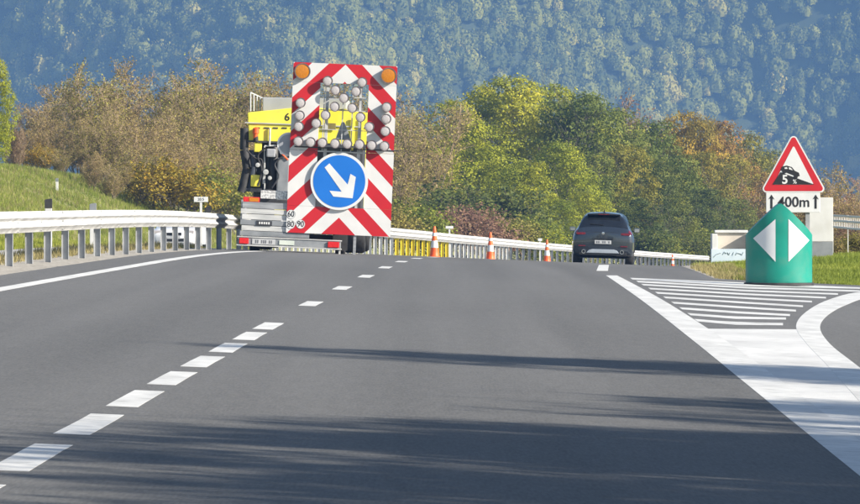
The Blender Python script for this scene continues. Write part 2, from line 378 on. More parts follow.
def cr(P, t):
    """Catmull-Rom through rows of P at parameter t (array)"""
    P = np.asarray(P, dtype=float); n = len(P); t = np.clip(np.asarray(t, dtype=float), 0, n-1-1e-9); i = np.floor(t).astype(int); f = (t-i).reshape((-1,)+(1,)*(P.ndim-1))
    g = lambda k: P[np.clip(i+k, 0, n-1)]
    return 0.5*(2*g(0)+(g(1)-g(-1))*f+(2*g(-1)-5*g(0)+4*g(1)-g(2))*f**2+(3*g(0)-g(-1)-3*g(1)+g(2))*f**3)
# painted markings, a few mm above the asphalt
def ribbon(name, V, mat):
    """a painted ribbon (left, right, left, right ...) with edges that reach down into the asphalt"""
    n = len(V)//2; B = V.copy(); B[:, 2] -= 0.02; i = np.arange(n-1)*2; m = len(V)
    q = [np.stack([i, i+1, i+3, i+2], 1), np.stack([i, i+2, m+i+2, m+i], 1), np.stack([i+1, m+i+1, m+i+3, i+3], 1), np.array([[0, m, m+1, 1], [m-2, m-1, 2*m-1, 2*m-2]])]
    return obj(name, mesh_np(name, np.concatenate([V, B]), 4, np.concatenate(q), mat), ROAD)
def strip(name, u0, u1, Y0, Y1, mat=None, n=None, dz=0.0014, rag=0.006):
    n = n or max(2, int((Y1-Y0)/1.0)+1); Y = np.linspace(Y0, Y1, n)
    def e(v, y): return (v(y) if callable(v) else v)+(np.random.default_rng(int(abs(Y0)*10)).random(len(y))-0.5)*rag
    X = np.stack([xc(Y)+e(u0, Y), xc(Y)+e(u1, Y)], 1); YY = np.stack([Y, Y], 1)
    V = np.stack([X, YY, rz(X, YY)+dz], -1).reshape(-1, 3)
    return ribbon(name, V, mat or M['paint'])
lane_dashes = [(28.3+4.33*k, 3.0) for k in range(-6, 8)]+[(71.2+12.6*k, 3.0) for k in range(0, 22)]
for y0, L in lane_dashes: strip('lane_dash', -0.085, 0.095, y0, y0+L, n=5)
strip('edge_line', -3.62, -3.42, -40, 420)
for k in range(8): strip('edge_line', 4.0, 4.22, 176+14*k, 179+14*k, n=5)
# the nose of the exit: outer lines, filled white tip, chevrons, taken from the photograph's ground positions
def poly(name, pts, mat, dz=0.002, sub=4):
    P = []
    for (a, b) in zip(pts, pts[1:]+pts[:1]):
        for k in range(sub): P.append(a+(b-a)*k/sub)
    bm = bmesh.new(); vs = [bm.verts.new((p[0], p[1], float(rz(p[0], p[1]))+dz)) for p in P]
    f = bm.faces.new(vs); bmesh.ops.triangulate(bm, faces=[f]); me = bpy.data.meshes.new(name); bm.to_mesh(me); bm.free()
    me.materials.append(mat); return obj(name, me, ROAD)
def band(name, left, right, mat, dz=0.0014):
    """left and right: matching lists of ground points from near to far"""
    L = np.array(left); R = np.array(right); n = len(L); C = np.stack([L, R], 1).reshape(-1, 2)
    V = np.column_stack([C, rz(C[:, 0], C[:, 1])+dz])
    return ribbon(name, V, mat)
def dens(pts, n): 
    pts = np.array(pts); t = np.linspace(0, 1, len(pts)); q = np.linspace(0, 1, n)
    q = q*(len(pts)-1); P = cr(pts, q); return [p for p in P]
gl = [ground(*p) for p in ((860, 476), (760, 395), (690, 338), (640, 299), (606, 275.5))]
gl2 = [ground(*p) for p in ((905, 476), (800, 395), (722, 338), (661, 299), (617, 275.5))]
g0 = gl[0]-(gl[1]-gl[0])*0.9; g02 = gl2[0]-(gl2[1]-gl2[0])*0.9
band('exit_edge_line', dens([g0]+gl, 40), dens([g02]+gl2, 40), M['paint'])
rl = [ground(*p) for p in ((860, 402), (826, 364), (806, 343), (796, 326), (806, 312), (828, 300), (860, 292))]
rr = [ground(*p) for p in ((905, 402), (855, 364), (829, 343), (820, 327), (828, 315), (846, 305), (872, 297))]
r0 = rl[0]-(rl[1]-rl[0])*1.2; rr0 = rr[0]-(rr[1]-rr[0])*1.2
re_ = [np.array([ramp_left(y)+0.45, y]) for y in (108.5, 111.5)]; rre = [np.array([ramp_left(y)+0.75, y]) for y in (108.5, 111.5)]
band('ramp_edge_line', dens([r0]+rl+re_, 44), dens([rr0]+rr+rre, 44), M['paint'], dz=0.0018)
fl = [ground(*p) for p in ((860, 442), (800, 398), (738, 352), (700, 329))]
fr = [ground(*p) for p in ((862, 412), (838, 380), (808, 347), (797, 329))]
def tip_line(p, q, k): return p+(q-p)*k
_o = np.array([0.06, 0.0]); wt = [p-_o for p in [gl2[0]+(gl2[1]-gl2[0])*t for t in (-0.6, 0, 0.5, 1.0)]+[gl2[1]+(gl2[2]-gl2[1])*t for t in (0.4, 0.8, 1.0)]+[ground(713, 329)]]
wr = [p+np.array([0.12, 0]) for p in [ground(1010, 520), ground(925, 462), ground(870, 412)-np.array([0.02, 0]), ground(848, 390), ground(822, 361), ground(808, 346), ground(800, 337), ground(797, 329)]]
band('gore_white_fill', dens(wt, 36), dens(wr, 36), M['paint_worn'], dz=0.0008)
band('edge_dash', dens([ground(596.5, 270.8), ground(597.6, 268), ground(599, 265.0)], 24), dens([ground(608, 270.8), ground(608.4, 268), ground(609, 265.0)], 24), M['paint'])
chev = [((630, 278.3), (742, 285.0), (860, 288.0), 2.0), ((636, 281.2), (748, 287.6), (860, 291.0), 2.0), ((641, 284.3), (746, 290.6), (838, 294.0), 2.0),
        ((648, 288.2), (744, 294.0), (826, 297.6), 2.1), ((655, 292.4), (742, 297.8), (812, 301.6), 2.2), ((663, 297.0), (740, 302.2), (803, 306.2), 2.3),
        ((671, 302.2), (738, 307.0), (796, 310.6), 2.5), ((679, 307.8), (737, 312.2), (790, 315.0), 2.7), ((687, 313.6), (736, 317.6), (786, 318.4), 2.9), ((694, 319.6), (736, 323.4), (783, 324.0), 3.2)]
for a, m_, b, t in chev:
    poly('gore_chevron', [ground(a[0]+t*1.2, a[1]+t*0.62), ground(m_[0], m_[1]+t*0.5), ground(b[0], b[1]+t*0.45), ground(b[0], b[1]-t*0.3), ground(m_[0], m_[1]-t*0.3), ground(a[0], a[1]-t*0.2)], M['paint'], dz=0.0018)

# ------------------------------------------------------------------ mountain and its wood
MY0, MZ0, MTAN, MS = 1720.0, -46.0, math.tan(math.radians(44)), 1.72
def m_fwd(X, h):
    """how far back the mountainside lies at height h above its foot: spurs and gullies run down it"""
    w = X-0.35*(h-60)
    spur = np.interp(w, [-420, -300, -240, -150, -132, -48, -36, 48, 112, 124, 176, 190, 270, 330, 420], [0, 45, -40, 62, 70, -62, -66, 34, 48, 46, -36, -40, 30, -30, 0])
    g = spur*(1-0.72*sstep(62, 122, h))+64*(fbm(w/60.0+3.3, h/160.0+1.7, 2)-0.5)+13*(fbm(w/20.0+8.1, h/40.0, 2)-0.5)
    return h/MTAN+g*sstep(0, 40, h)
def mountain():
    xs = np.concatenate([np.linspace(-900, -330, 16), np.arange(-320, 321, 8.0), np.linspace(330, 900, 16)]); hs = np.concatenate([np.arange(0, 150, 5.0), np.linspace(150, 285, 14)])
    X, Hh = np.meshgrid(xs, hs); Y = MY0+m_fwd(X, Hh); Z = MZ0+Hh
    V = np.stack([X, Y, Z], -1).reshape(-1, 3); nr, nc = X.shape
    V2 = np.stack([xs, np.full(nc, 2300.0), np.full(nc, MZ0+265)], -1); V3 = V2.copy(); V3[:, 2] = MZ0-6      # back of the ridge
    V = np.concatenate([V, V2, V3])*MS; nr += 2
    i = (np.arange(nr-1)[:, None]*nc+np.arange(nc-1)[None]).ravel()
    soil = pm('mountain_soil', (0.022, 0.032, 0.010), (0.045, 0.058, 0.020), scale=0.02, rough=1.0, detail=8)
    tag(obj('mountain', mesh_np('mountain', V, 4, np.stack([i, i+1, i+nc+1, i+nc], 1), soil, smooth=True)), kind='structure')
def quads(C, Nrm, size, rg, aspect=0.7):
    """one leaf-like quad at each centre C, facing about Nrm, (n,4,3)"""
    n = len(C); a = rg.normal(size=(n, 3)); t = np.cross(Nrm, a); t /= np.linalg.norm(t, axis=1, keepdims=True)+1e-9
    b = np.cross(Nrm, t); b /= np.linalg.norm(b, axis=1, keepdims=True)+1e-9
    s = np.asarray(size).reshape(-1, 1)*np.ones((n, 1)); t = t*s*0.5; b = b*s*0.5*aspect
    return np.stack([C-t, C-b, C+t, C+b], 1)
def unit(v): return v/(np.linalg.norm(v, axis=1, keepdims=True)+1e-9)
def leaf_mesh(name, Q, lv, mat):
    n = len(Q); me = mesh_np(name, Q.reshape(-1, 3), 4, np.arange(n*4), mat)
    a = me.attributes.new('lv', 'FLOAT', 'FACE'); a.data.foreach_set('value', np.asarray(lv, dtype=np.float32)); return me
def mountain_wood():
    rg = np.random.default_rng(11); protos = []
    for k in range(6):
        # a lumpy crown of its own shape, roughened with leaf clumps
        nu, nw = 14, 8; th = 2*np.pi*np.arange(nu)/nu; ph = np.linspace(-0.55, np.pi/2, nw); T, Ph = np.meshgrid(th, ph); D = np.stack([np.cos(T)*np.cos(Ph), np.sin(T)*np.cos(Ph), np.sin(Ph)], -1)
        lob = lambda d: 0.66+0.34*vnoise(d[..., 0]*1.9+k*7+9, d[..., 1]*1.9+d[..., 2]*1.5+9)+0.22*vnoise(d[..., 0]*4.6+k*3+30, d[..., 1]*4.6-d[..., 2]*3.1+30)
        B = D*lob(D)[..., None]*np.array([0.80, 0.80, 1.0]); q = np.arange(nw-1)[:, None]*nu+np.arange(nu)[None]; r_ = np.arange(nw-1)[:, None]*nu+(np.arange(nu)[None]+1) % nu
        Bq = B.reshape(-1, 3)[np.stack([q, r_, r_+nu, q+nu], -1).reshape(-1, 4)]
        n = 135; d = unit(rg.normal(size=(n, 3))); d[:, 2] = np.abs(d[:, 2])*1.1-0.25; d = unit(d)
        P = d*lob(d)[:, None]*np.array([0.98, 0.98, 1.18])*(0.92+0.20*rg.random((n, 1)))
        C = quads(P, unit(d+0.6*rg.normal(size=(n, 3))), 0.15+0.17*rg.random(n), rg, 0.8)
        protos.append((np.concatenate([Bq, C]), np.concatenate([0.05+0.08*rg.random(len(Bq)), 0.28*rg.random(n)])))
    def density(n, x0, x1, h0, h1):
        x = x0+(x1-x0)*rg.random(n); h = h0+(h1-h0)*rg.random(n); e = 0.5
        gx = (m_fwd(x+e, h)-m_fwd(x-e, h))/(2*e); gh = (m_fwd(x, h+e)-m_fwd(x, h-e))/(2*e)
        area = np.minimum(np.sqrt(1+gx**2+gh**2), 9.0); k = rg.random(n) < area/9.0; return np.stack([x[k], h[k]], 1)
    pts = np.concatenate([density(30500, -150, 150, 34, 132), density(3000, -260, 260, 4, 34), density(5200, -260, 260, 132, 190), density(1900, -260, -150, 34, 132), density(1900, 150, 260, 34, 132)])
    X = pts[:, 0]; h = pts[:, 1]; Y = MY0+m_fwd(X, h); Z = MZ0+h
    r = (1.55+1.75*rg.random(len(X))**1.6); tone = np.clip(0.15+0.9*(fbm(X/22.0, h/16.0, 3)-0.22)+0.30*rg.normal(size=len(X)), 0, 1)
    Qs = []; L = []
    for i in range(len(X)):
        q, v = protos[i % 6]; a = rg.random()*6.28; c, s_ = math.cos(a), math.sin(a); R = np.array([[c, -s_, 0], [s_, c, 0], [0, 0, 1]])
        Qs.append((q@R.T)*r[i]*np.array([1, 1, 0.95+0.5*rg.random()])+np.array([X[i], Y[i]-0.6, Z[i]+r[i]*0.62])); L.append(np.clip(tone[i]*0.85+v, 0, 1))
    print('mountain trees', len(X))
    tag(obj('mountain_wood', leaf_mesh('mountain_wood', np.concatenate(Qs)*MS, np.concatenate(L), LM['mount'])), kind='stuff')
mountain(); mountain_wood()

# ------------------------------------------------------------------ trees
def limbs_mesh(name, segs, mat):
    """tapered limbs: segs of (p0, p1, r0, r1)"""
    P0 = np.array([s[0] for s in segs], dtype=float); P1 = np.array([s[1] for s in segs], dtype=float)
    R0 = np.array([s[2] for s in segs])[:, None]; R1 = np.array([s[3] for s in segs])[:, None]
    a = unit(P1-P0); ref = np.where(np.abs(a[:, 2:3]) > 0.9, np.array([[1.0, 0, 0]]), np.array([[0, 0, 1.0]]))
    u = unit(np.cross(a, ref)); w = np.cross(a, u)
    big = R0[:, 0] > 0.06; Vs = []; Ls = []; off = 0
    for sel, n in ((big, 6), (~big, 3)):
        if not sel.any(): continue
        ang = 2*np.pi*np.arange(n)/n; c = np.cos(ang)[None, :, None]; s = np.sin(ang)[None, :, None]
        ring = u[sel][:, None]*c+w[sel][:, None]*s
        A = P0[sel][:, None]+ring*R0[sel][:, None]; B = P1[sel][:, None]+ring*R1[sel][:, None]
        V = np.concatenate([A, B], 1); m = len(V); base = off+np.arange(m)[:, None, None]*2*n; j = np.arange(n)
        Fq = np.stack([j, (j+1) % n, n+(j+1) % n, n+j], 1)[None]+base
        Vs.append(V.reshape(-1, 3)); Ls.append(Fq.reshape(-1)); off += m*2*n
    return mesh_np(name, np.concatenate(Vs), 4, np.concatenate(Ls), mat, smooth=True)
def grow(rg, p, d, L, r, depth, spread, segs, tips, up=0.15, nk=3, wob=0.12):
    """one limb and its branches"""
    n = 3 if depth > 1 else 2; q = np.array(p, dtype=float); dd = np.array(d, dtype=float); rr = r
    for k in range(n):
        dd = dd+rg.normal(size=3)*wob+np.array([0, 0, up*0.25]); dd /= np.linalg.norm(dd); q2 = q+dd*L/n; r2 = max(rr*0.80, 0.008)
        segs.append((q.copy(), q2.copy(), rr, r2))
        if depth > 0 and k >= n-2:
            for _ in range(nk if k == n-1 else nk-1):
                v = dd+rg.normal(size=3)*spread; v[2] += up; v /= np.linalg.norm(v)
                grow(rg, q2, v, L*(0.56+0.22*rg.random()), r2*0.62, depth-1, spread, segs, tips, up, nk, wob)
        q, rr = q2, r2
    if depth <= 1: tips.append((q.copy(), dd.copy()))
def broadleaf(k):
    """12 m tree of leafy lobes; crown reaches low, as at the edge of a wood"""
    rg = np.random.default_rng(100+k); segs = []; tips = []
    grow(rg, (0, 0, 0), (0.03, 0, 1), 5.0, 0.24, 3, 0.65, segs, tips, up=0.22, nk=3)
    nl = 26; lobes = []
    for i in range(nl):
        a = 2*np.pi*(i*0.382+0.05*rg.normal()); f = (i+0.5)/nl; z = 1.2+9.6*f; rad = 3.7*math.sin(math.pi*(0.20+0.74*f))**0.65*(0.72+0.36*rg.random())
        lobes.append((np.array([rad*math.cos(a)*0.9, rad*math.sin(a)*0.9, z]), 0.85+0.65*rg.random()))
    lobes.append((np.array([0.2, 0.1, 10.7]), 1.15)); lobes.append((np.array([0, 0, 5.0]), 1.9)); lobes.append((np.array([0, 0, 8.0]), 1.7))
    Qs = []; L = []
    for c, r in lobes:
        m = int(80*(r/1.6)**2); d = unit(rg.normal(size=(m, 3))); d[:, 2] = d[:, 2]*0.9+0.18; d = unit(d)
        cc = c+d*r*(0.72+0.36*rg.random((m, 1)))*np.array([1, 1, 0.85]); tone = rg.random()
        for j in range(m):
            nn = int(7+rg.integers(0, 13)); P = cc[j]+rg.normal(size=(nn, 3))*np.array([0.24, 0.24, 0.12]); N = unit(d[j]+np.array([0, 0, 0.5])+0.50*rg.normal(size=(nn, 3)))
            Qs.append(quads(P, N, 0.13+0.15*rg.random(nn), rg, 0.62)); L.append(np.clip(0.46*tone+0.34*rg.random()+0.20*rg.random(nn), 0, 1))
    return limbs_mesh('trunk', segs, M['bark']), leaf_mesh('crown', np.concatenate(Qs), np.concatenate(L), LM['yg']), 12.0
def twiggy(k):
    """8 m nearly bare tree: upright stems branching from low down, fine twigs with the last leaves"""
    rg = np.random.default_rng(200+k); trunk = []; twigs = []; tips = []
    nz = lambda v: v/np.linalg.norm(v)
    for i in range(9):
        a = 2*np.pi*i/9+rg.normal()*0.3; tilt = (0.12+0.42*rg.random()) if i else 0.03; Hs = (8.2 if i == 0 else 5.2+2.6*rg.random())
        d = nz(np.array([math.cos(a)*tilt, math.sin(a)*tilt, 1.0])); q = np.array([0.25*math.cos(a), 0.25*math.sin(a), 0.0]); r = 0.075; n = 9
        for j in range(n):
            d = nz(d+rg.normal(size=3)*0.09+np.array([0, 0, 0.06])); q2 = q+d*Hs/n; r2 = max(r*0.80, 0.012); (trunk if r > 0.022 else twigs).append((q, q2, r, r2)); f = (j+1)/n
            if j >= 1:
                for _ in range(3):
                    a2 = rg.random()*6.28; bd = nz(np.array([math.cos(a2), math.sin(a2), 0.75+0.7*rg.random()])); Lb = (1.7*(1-0.62*f)+0.25)*(0.6+0.6*rg.random()); p = q+(q2-q)*rg.random(); rb = max(0.45*r2, 0.013)
                    for e in range(3):
                        bd = nz(bd+rg.normal(size=3)*0.12+np.array([0, 0, 0.12])); p2 = p+bd*Lb/3; twigs.append((p, p2, rb, max(rb*0.8, 0.011))); rb = max(rb*0.8, 0.011)
                        for _2 in range(3):
                            td = nz(bd+rg.normal(size=3)*0.55+np.array([0, 0, 0.3])); Lt = 0.35+0.5*rg.random(); t1 = p2+td*Lt*0.5; td2 = nz(td+rg.normal(size=3)*0.25); t2 = t1+td2*Lt*0.5
                            twigs.append((p2, t1, 0.012, 0.010)); twigs.append((t1, t2, 0.010, 0.008)); tips.append((t2, td2)); tips.append((t1, td2))
                        p = p2
            q, r = q2, r2
    Qs = []; L = []
    for i in rg.permutation(len(tips))[:5200]:
        p, d = tips[i]; nn = int(rg.integers(1, 4)); P = p+rg.normal(size=(nn, 3))*0.12; N = unit(rg.normal(size=(nn, 3)))
        Qs.append(quads(P, N, 0.09+0.10*rg.random(nn), rg, 0.6)); L.append(rg.random(nn))
    tw = limbs_mesh('twigs', twigs, M['twig']); top = max(b[2] for a, b, _, _ in twigs)
    return limbs_mesh('trunk', trunk, M['bark']), tw, leaf_mesh('leaves', np.concatenate(Qs), np.concatenate(L), LM['brown']), top
def shrub(k):
    rg = np.random.default_rng(300+k); segs = []; tips = []; Qs = []; L = []
    for i in range(9):
        a = 2*np.pi*i/9+rg.normal()*0.3; d = np.array([math.cos(a)*0.5, math.sin(a)*0.5, 1]); d /= np.linalg.norm(d)
        grow(rg, (0.1*math.cos(a), 0.1*math.sin(a), 0), d, 1.1+0.4*rg.random(), 0.03, 2, 0.5, segs, tips, up=0.2, nk=3)
    for p, d in tips:
        nn = int(rg.integers(10, 26)); P = p+rg.normal(size=(nn, 3))*0.2; Qs.append(quads(P, unit(d+rg.normal(size=(nn, 3))*0.8+[0, 0, 0.4]), 0.09+0.10*rg.random(nn), rg, 0.6)); L.append(np.clip(0.5*rg.random()+0.5*rg.random(nn), 0, 1))
    top = max(p[2] for p, d in tips)+0.25
    return limbs_mesh('stems', segs, M['bark']), leaf_mesh('foliage', np.concatenate(Qs), np.concatenate(L), LM['green']), top
BROAD = [broadleaf(k) for k in range(5)]; TWIG = [twiggy(k) for k in range(6)]; SHRUB = [shrub(k) for k in range(3)]
def set_mat(o, m):
    o.material_slots[0].link = 'OBJECT'; o.material_slots[0].material = m
def part_of(name, me, root, m=None):
    o = obj(name, me, root)
    if m: set_mat(o, m)
    return o
_tree_n = [0]
def tree(kind, px, Y, top, leaf, label, width=1.0, group=None, name=None, X=None, H=None):
    """a tree whose foot is on the ground at distance Y under photo column px, its tip at photo row top"""
    _tree_n[0] += 1; i = _tree_n[0]; rg = random.Random(i*13+5)
    X = (px-CX)/F*Y if X is None else X; zb = float(terrain(X, Y))-0.05
    H = H or EYE-(top-HZ)/F*Y-zb
    names = {'broad': 'broadleaf_tree', 'twig': 'bare_tree', 'shrub': 'shrub'}
    t = empty(name or names[kind], (X, Y, zb), label, 'shrub' if kind == 'shrub' else 'tree', group, (0, 0, rg.random()*6.28))
    if kind == 'broad':
        tr, cr, h = BROAD[i % 5]; part_of('trunk', tr, t); part_of('crown', cr, t, LM[leaf])
    elif kind == 'twig':
        tr, tw, lf, h = TWIG[i % 6]; part_of('trunk', tr, t); c = part_of('crown', tw, t); part_of('leaves', lf, c, LM[leaf])
    else:
        st, fo, h = SHRUB[i % 3]; part_of('stems', st, t); part_of('foliage', fo, t, LM[leaf])
    s = H/h; t.scale = (s*width, s*width, s); return t

# the brown wood on the bank, left
BR = 'bare brown trees of the wood on the bank'
brown_row = [(28, 372, 92, 'brown'), (62, 366, 90, 'brown'), (90, 352, 66, 'olive'), (118, 362, 64, 'brown'), (146, 374, 74, 'brown'), (172, 362, 76, 'olive'),
             (200, 380, 66, 'brown'), (222, 368, 60, 'olive'), (246, 382, 74, 'brown'), (270, 390, 80, 'brown'), (296, 400, 84, 'olive'), (330, 410, 84, 'brown'), (362, 425, 86, 'brown'), (392, 440, 90, 'olive'), (416, 448, 93, 'brown')]
ORD = ['first', 'second', 'third', 'fourth', 'fifth', 'sixth', 'seventh', 'eighth', 'ninth', 'tenth', 'eleventh', 'twelfth', 'thirteenth', 'fourteenth', 'fifteenth']
for k, (px, Y, top, lf) in enumerate(brown_row):
    tree('twig', px, Y, top-7, lf, 'tall bare brown tree on the wood skyline, %s from the left' % ORD[k], 1.3, BR)
for k, (px, Y, top, lf) in enumerate([(44, 338, 116, 'brown'), (78, 336, 104, 'brown'), (104, 330, 110, 'olive'), (128, 334, 100, 'brown'), (158, 338, 108, 'brown'), (186, 342, 104, 'brown'), (212, 344, 110, 'olive'), (240, 346, 104, 'brown'), (262, 352, 116, 'brown'), (300, 372, 112, 'olive'), (345, 392, 112, 'brown'), (385, 405, 118, 'olive')]):
    tree('twig', px, Y, top, lf, 'lower bare brown tree at the front of the wood, %s from the left' % ORD[k], 1.3, 'lower bare trees along the front of the wood')
for k, (px, Y, top, lf) in enumerate([(14, 325, 140, 'brown'), (60, 322, 142, 'olive'), (92, 318, 150, 'brown'), (112, 316, 158, 'brown'), (140, 322, 140, 'olive'), (168, 326, 134, 'brown'), (196, 330, 136, 'brown'), (226, 334, 136, 'olive'), (252, 340, 142, 'brown')]):
    tree('twig', px, Y, top, lf, 'short dense brown thicket tree above the grass, %s from the left' % ORD[k], 1.6, 'thicket trees at the foot of the brown wood')
tree('broad', -8, 318, 48, 'yg', 'bright yellow-green tree cut by the left edge of the picture', 0.55)
tree('twig', 18, 322, 118, 'red', 'small bare grey-purple tree standing on the grassy bank', 0.8)
tree('shrub', 41, 326, 142, 'gold', 'orange-leaved bush at the foot of the bare trees on the bank', 0.9)
tree('shrub', 150, 322, 158, 'gold', 'yellow-brown bush at the foot of the grassy bank', 1.1)
tree('shrub', 176, 318, 154, 'gold', 'gold and green bush behind the small white kilometre plate', 1.2)
tree('shrub', 208, 322, 160, 'green', 'green bush just left of the yellow lorry', 1.1)
tree('shrub', 122, 326, 168, 'olive', 'low dull bush under the bare trees where the bank ends', 1.1)
tree('shrub', 236, 330, 172, 'olive', 'low olive bush half hidden by the yellow lorry', 1.2)
# the coloured wood, middle and right
for px, Y, top, kd, lf, wd, lab in [
    (452, 500, 96, 'broad', 'yg', 1.10, 'broad yellow-green tree left of the tallest crowns in the middle wood'),
    (484, 520, 80, 'broad', 'yg', 1.00, 'tall pale green tree left of the two highest tips in the middle wood'),
    (516, 516, 71, 'broad', 'yg', 1.05, 'highest yellow-green tree in the middle of the wood'),
    (552, 522, 80, 'broad', 'yg', 1.00, 'tall green tree right of the highest crown in the middle wood'),
    (582, 512, 86, 'broad', 'green', 0.95, 'dark green pointed tree with a yellow tip above the dark car'),
    (606, 530, 104, 'broad', 'green', 1.05, 'grey-green rounded tree above the roof of the dark car'),
    (628, 560, 90, 'twig', 'red', 0.95, 'thin reddish bare tree rising behind the green crowns'),
    (648, 545, 116, 'broad', 'green', 0.95, 'mid green tree to the right above the dark car'),
    (668, 590, 128, 'broad', 'dark', 0.85, 'dark olive tree left of the orange-tipped tree'),
    (690, 585, 106, 'broad', 'gold', 0.75, 'orange-tipped golden tree standing above its neighbours'),
    (716, 620, 116, 'broad', 'rust', 0.85, 'rust-coloured tree right of the orange-tipped tree'),
    (742, 650, 128, 'broad', 'goldgreen', 0.90, 'muted gold-green tree left of the triangular sign'),
    (764, 668, 146, 'broad', 'goldgreen', 0.85, 'golden brown tree behind the left edge of the triangular sign'),
    (428, 455, 136, 'broad', 'yg', 0.95, 'yellow-green tree right beside the striped arrow board'),
    (404, 450, 150, 'broad', 'green', 0.9, 'green tree half hidden by the striped arrow board'),
    (478, 470, 118, 'broad', 'yg', 1.15, 'large yellow-green tree with dark gaps behind the second cone'),
    (528, 462, 158, 'broad', 'yg', 1.10, 'bright yellow-green low tree behind the third cone'),
    (562, 480, 138, 'broad', 'yg', 1.00, 'yellow-green tree left of the dark car roof'),
    (596, 486, 150, 'broad', 'green', 1.00, 'green tree directly behind the dark car roof'),
    (622, 492, 140, 'broad', 'goldgreen', 0.90, 'gold and green tree behind the right shoulder of the dark car'),
    (652, 500, 158, 'broad', 'dark', 1.00, 'dark green tree right of the dark car'),
    (680, 535, 150, 'broad', 'green', 1.00, 'green tree behind the farthest cone'),
    (706, 560, 148, 'broad', 'goldgreen', 0.90, 'golden green tree above the low white box'),
    (732, 590, 152, 'broad', 'goldgreen', 0.95, 'golden tree behind the left side of the green bollard'),
    (756, 612, 166, 'broad', 'rust', 0.95, 'rusty low tree behind the top of the green bollard'),
    (640, 470, 196, 'broad', 'dark', 1.3, 'low dark tree right behind the dark car'),
    (672, 505, 190, 'broad', 'green', 1.2, 'low green tree behind the end of the far guardrail'),
    (702, 530, 186, 'broad', 'dark', 1.2, 'low dark tree left of the low white box'),
    (588, 462, 190, 'broad', 'yg', 1.3, 'low yellow-green tree behind the left side of the dark car'),
    (556, 458, 196, 'broad', 'yg', 1.3, 'low yellow-green tree between the third cone and the dark car'),
    (735, 545, 196, 'broad', 'green', 1.2, 'low green tree behind the low white box')]:
    tree(kd, px, Y, top, lf, lab, wd, 'trees of the coloured wood beyond the crest')
for px, Y, top, lf, wd, lab in [(786, 560, 156, 'rust', 1.1, 'brown bare tree seen through the right side of the triangular sign gap'), (812, 300, 152, 'brown', 1.1, 'brown bare tree just right of the triangular sign'),
        (832, 306, 160, 'brown', 1.2, 'brown bare tree above the blank white panel'), (852, 302, 178, 'red', 1.2, 'brown bare tree at the right edge of the picture'), (800, 312, 170, 'brown', 1.2, 'brown bare tree behind the distance plate'), (868, 298, 190, 'brown', 1.1, 'low brown bare tree cut by the right edge')]:
    tree('twig', px, Y, top, lf, lab, wd)
SB = 'brush along the far guardrail'
for px, Y, top, lf, wd, lab in [(408, 330, 196, 'green', 1.1, 'green bush between the arrow board and the nearest cone'), (424, 340, 204, 'yg', 1.0, 'yellow-green bush above the yellow posts'),
        (444, 345, 208, 'red', 1.3, 'reddish brush behind the small white marker plate'), (462, 350, 204, 'red', 1.3, 'reddish brush left of the second cone'), (480, 356, 206, 'red', 1.3, 'reddish brush behind the second cone'),
        (500, 362, 210, 'olive', 1.3, 'olive brush right of the second cone'), (522, 372, 214, 'green', 1.2, 'green brush left of the third cone'), (545, 380, 216, 'yg', 1.2, 'yellow-green brush behind the third cone'),
        (566, 390, 218, 'green', 1.2, 'green brush at the left side of the dark car'), (642, 440, 226, 'dark', 1.2, 'dark brush right of the dark car'), (664, 450, 230, 'green', 1.2, 'green brush left of the farthest cone'),
        (684, 460, 230, 'dark', 1.2, 'dark brush right of the farthest cone'), (704, 470, 228, 'green', 1.2, 'green brush left of the low white box'), (388, 325, 200, 'olive', 1.2, 'olive brush half hidden behind the arrow board'),
        (436, 420, 178, 'dark', 1.2, 'dark bush in the gap under the yellow-green trees'), (462, 430, 180, 'dark', 1.3, 'dark bush behind the reddish brush'), (500, 432, 182, 'dark', 1.3, 'dark bush under the large yellow-green tree')]:
    tree('shrub', px, Y, top, lf, lab, wd, SB)
tree('shrub', 846, 205, 236, 'brown', 'low brown brush under the white rail at the right edge', 1.4)
tree('shrub', 864, 200, 232, 'olive', 'low olive brush under the white rail cut by the right edge', 1.4)
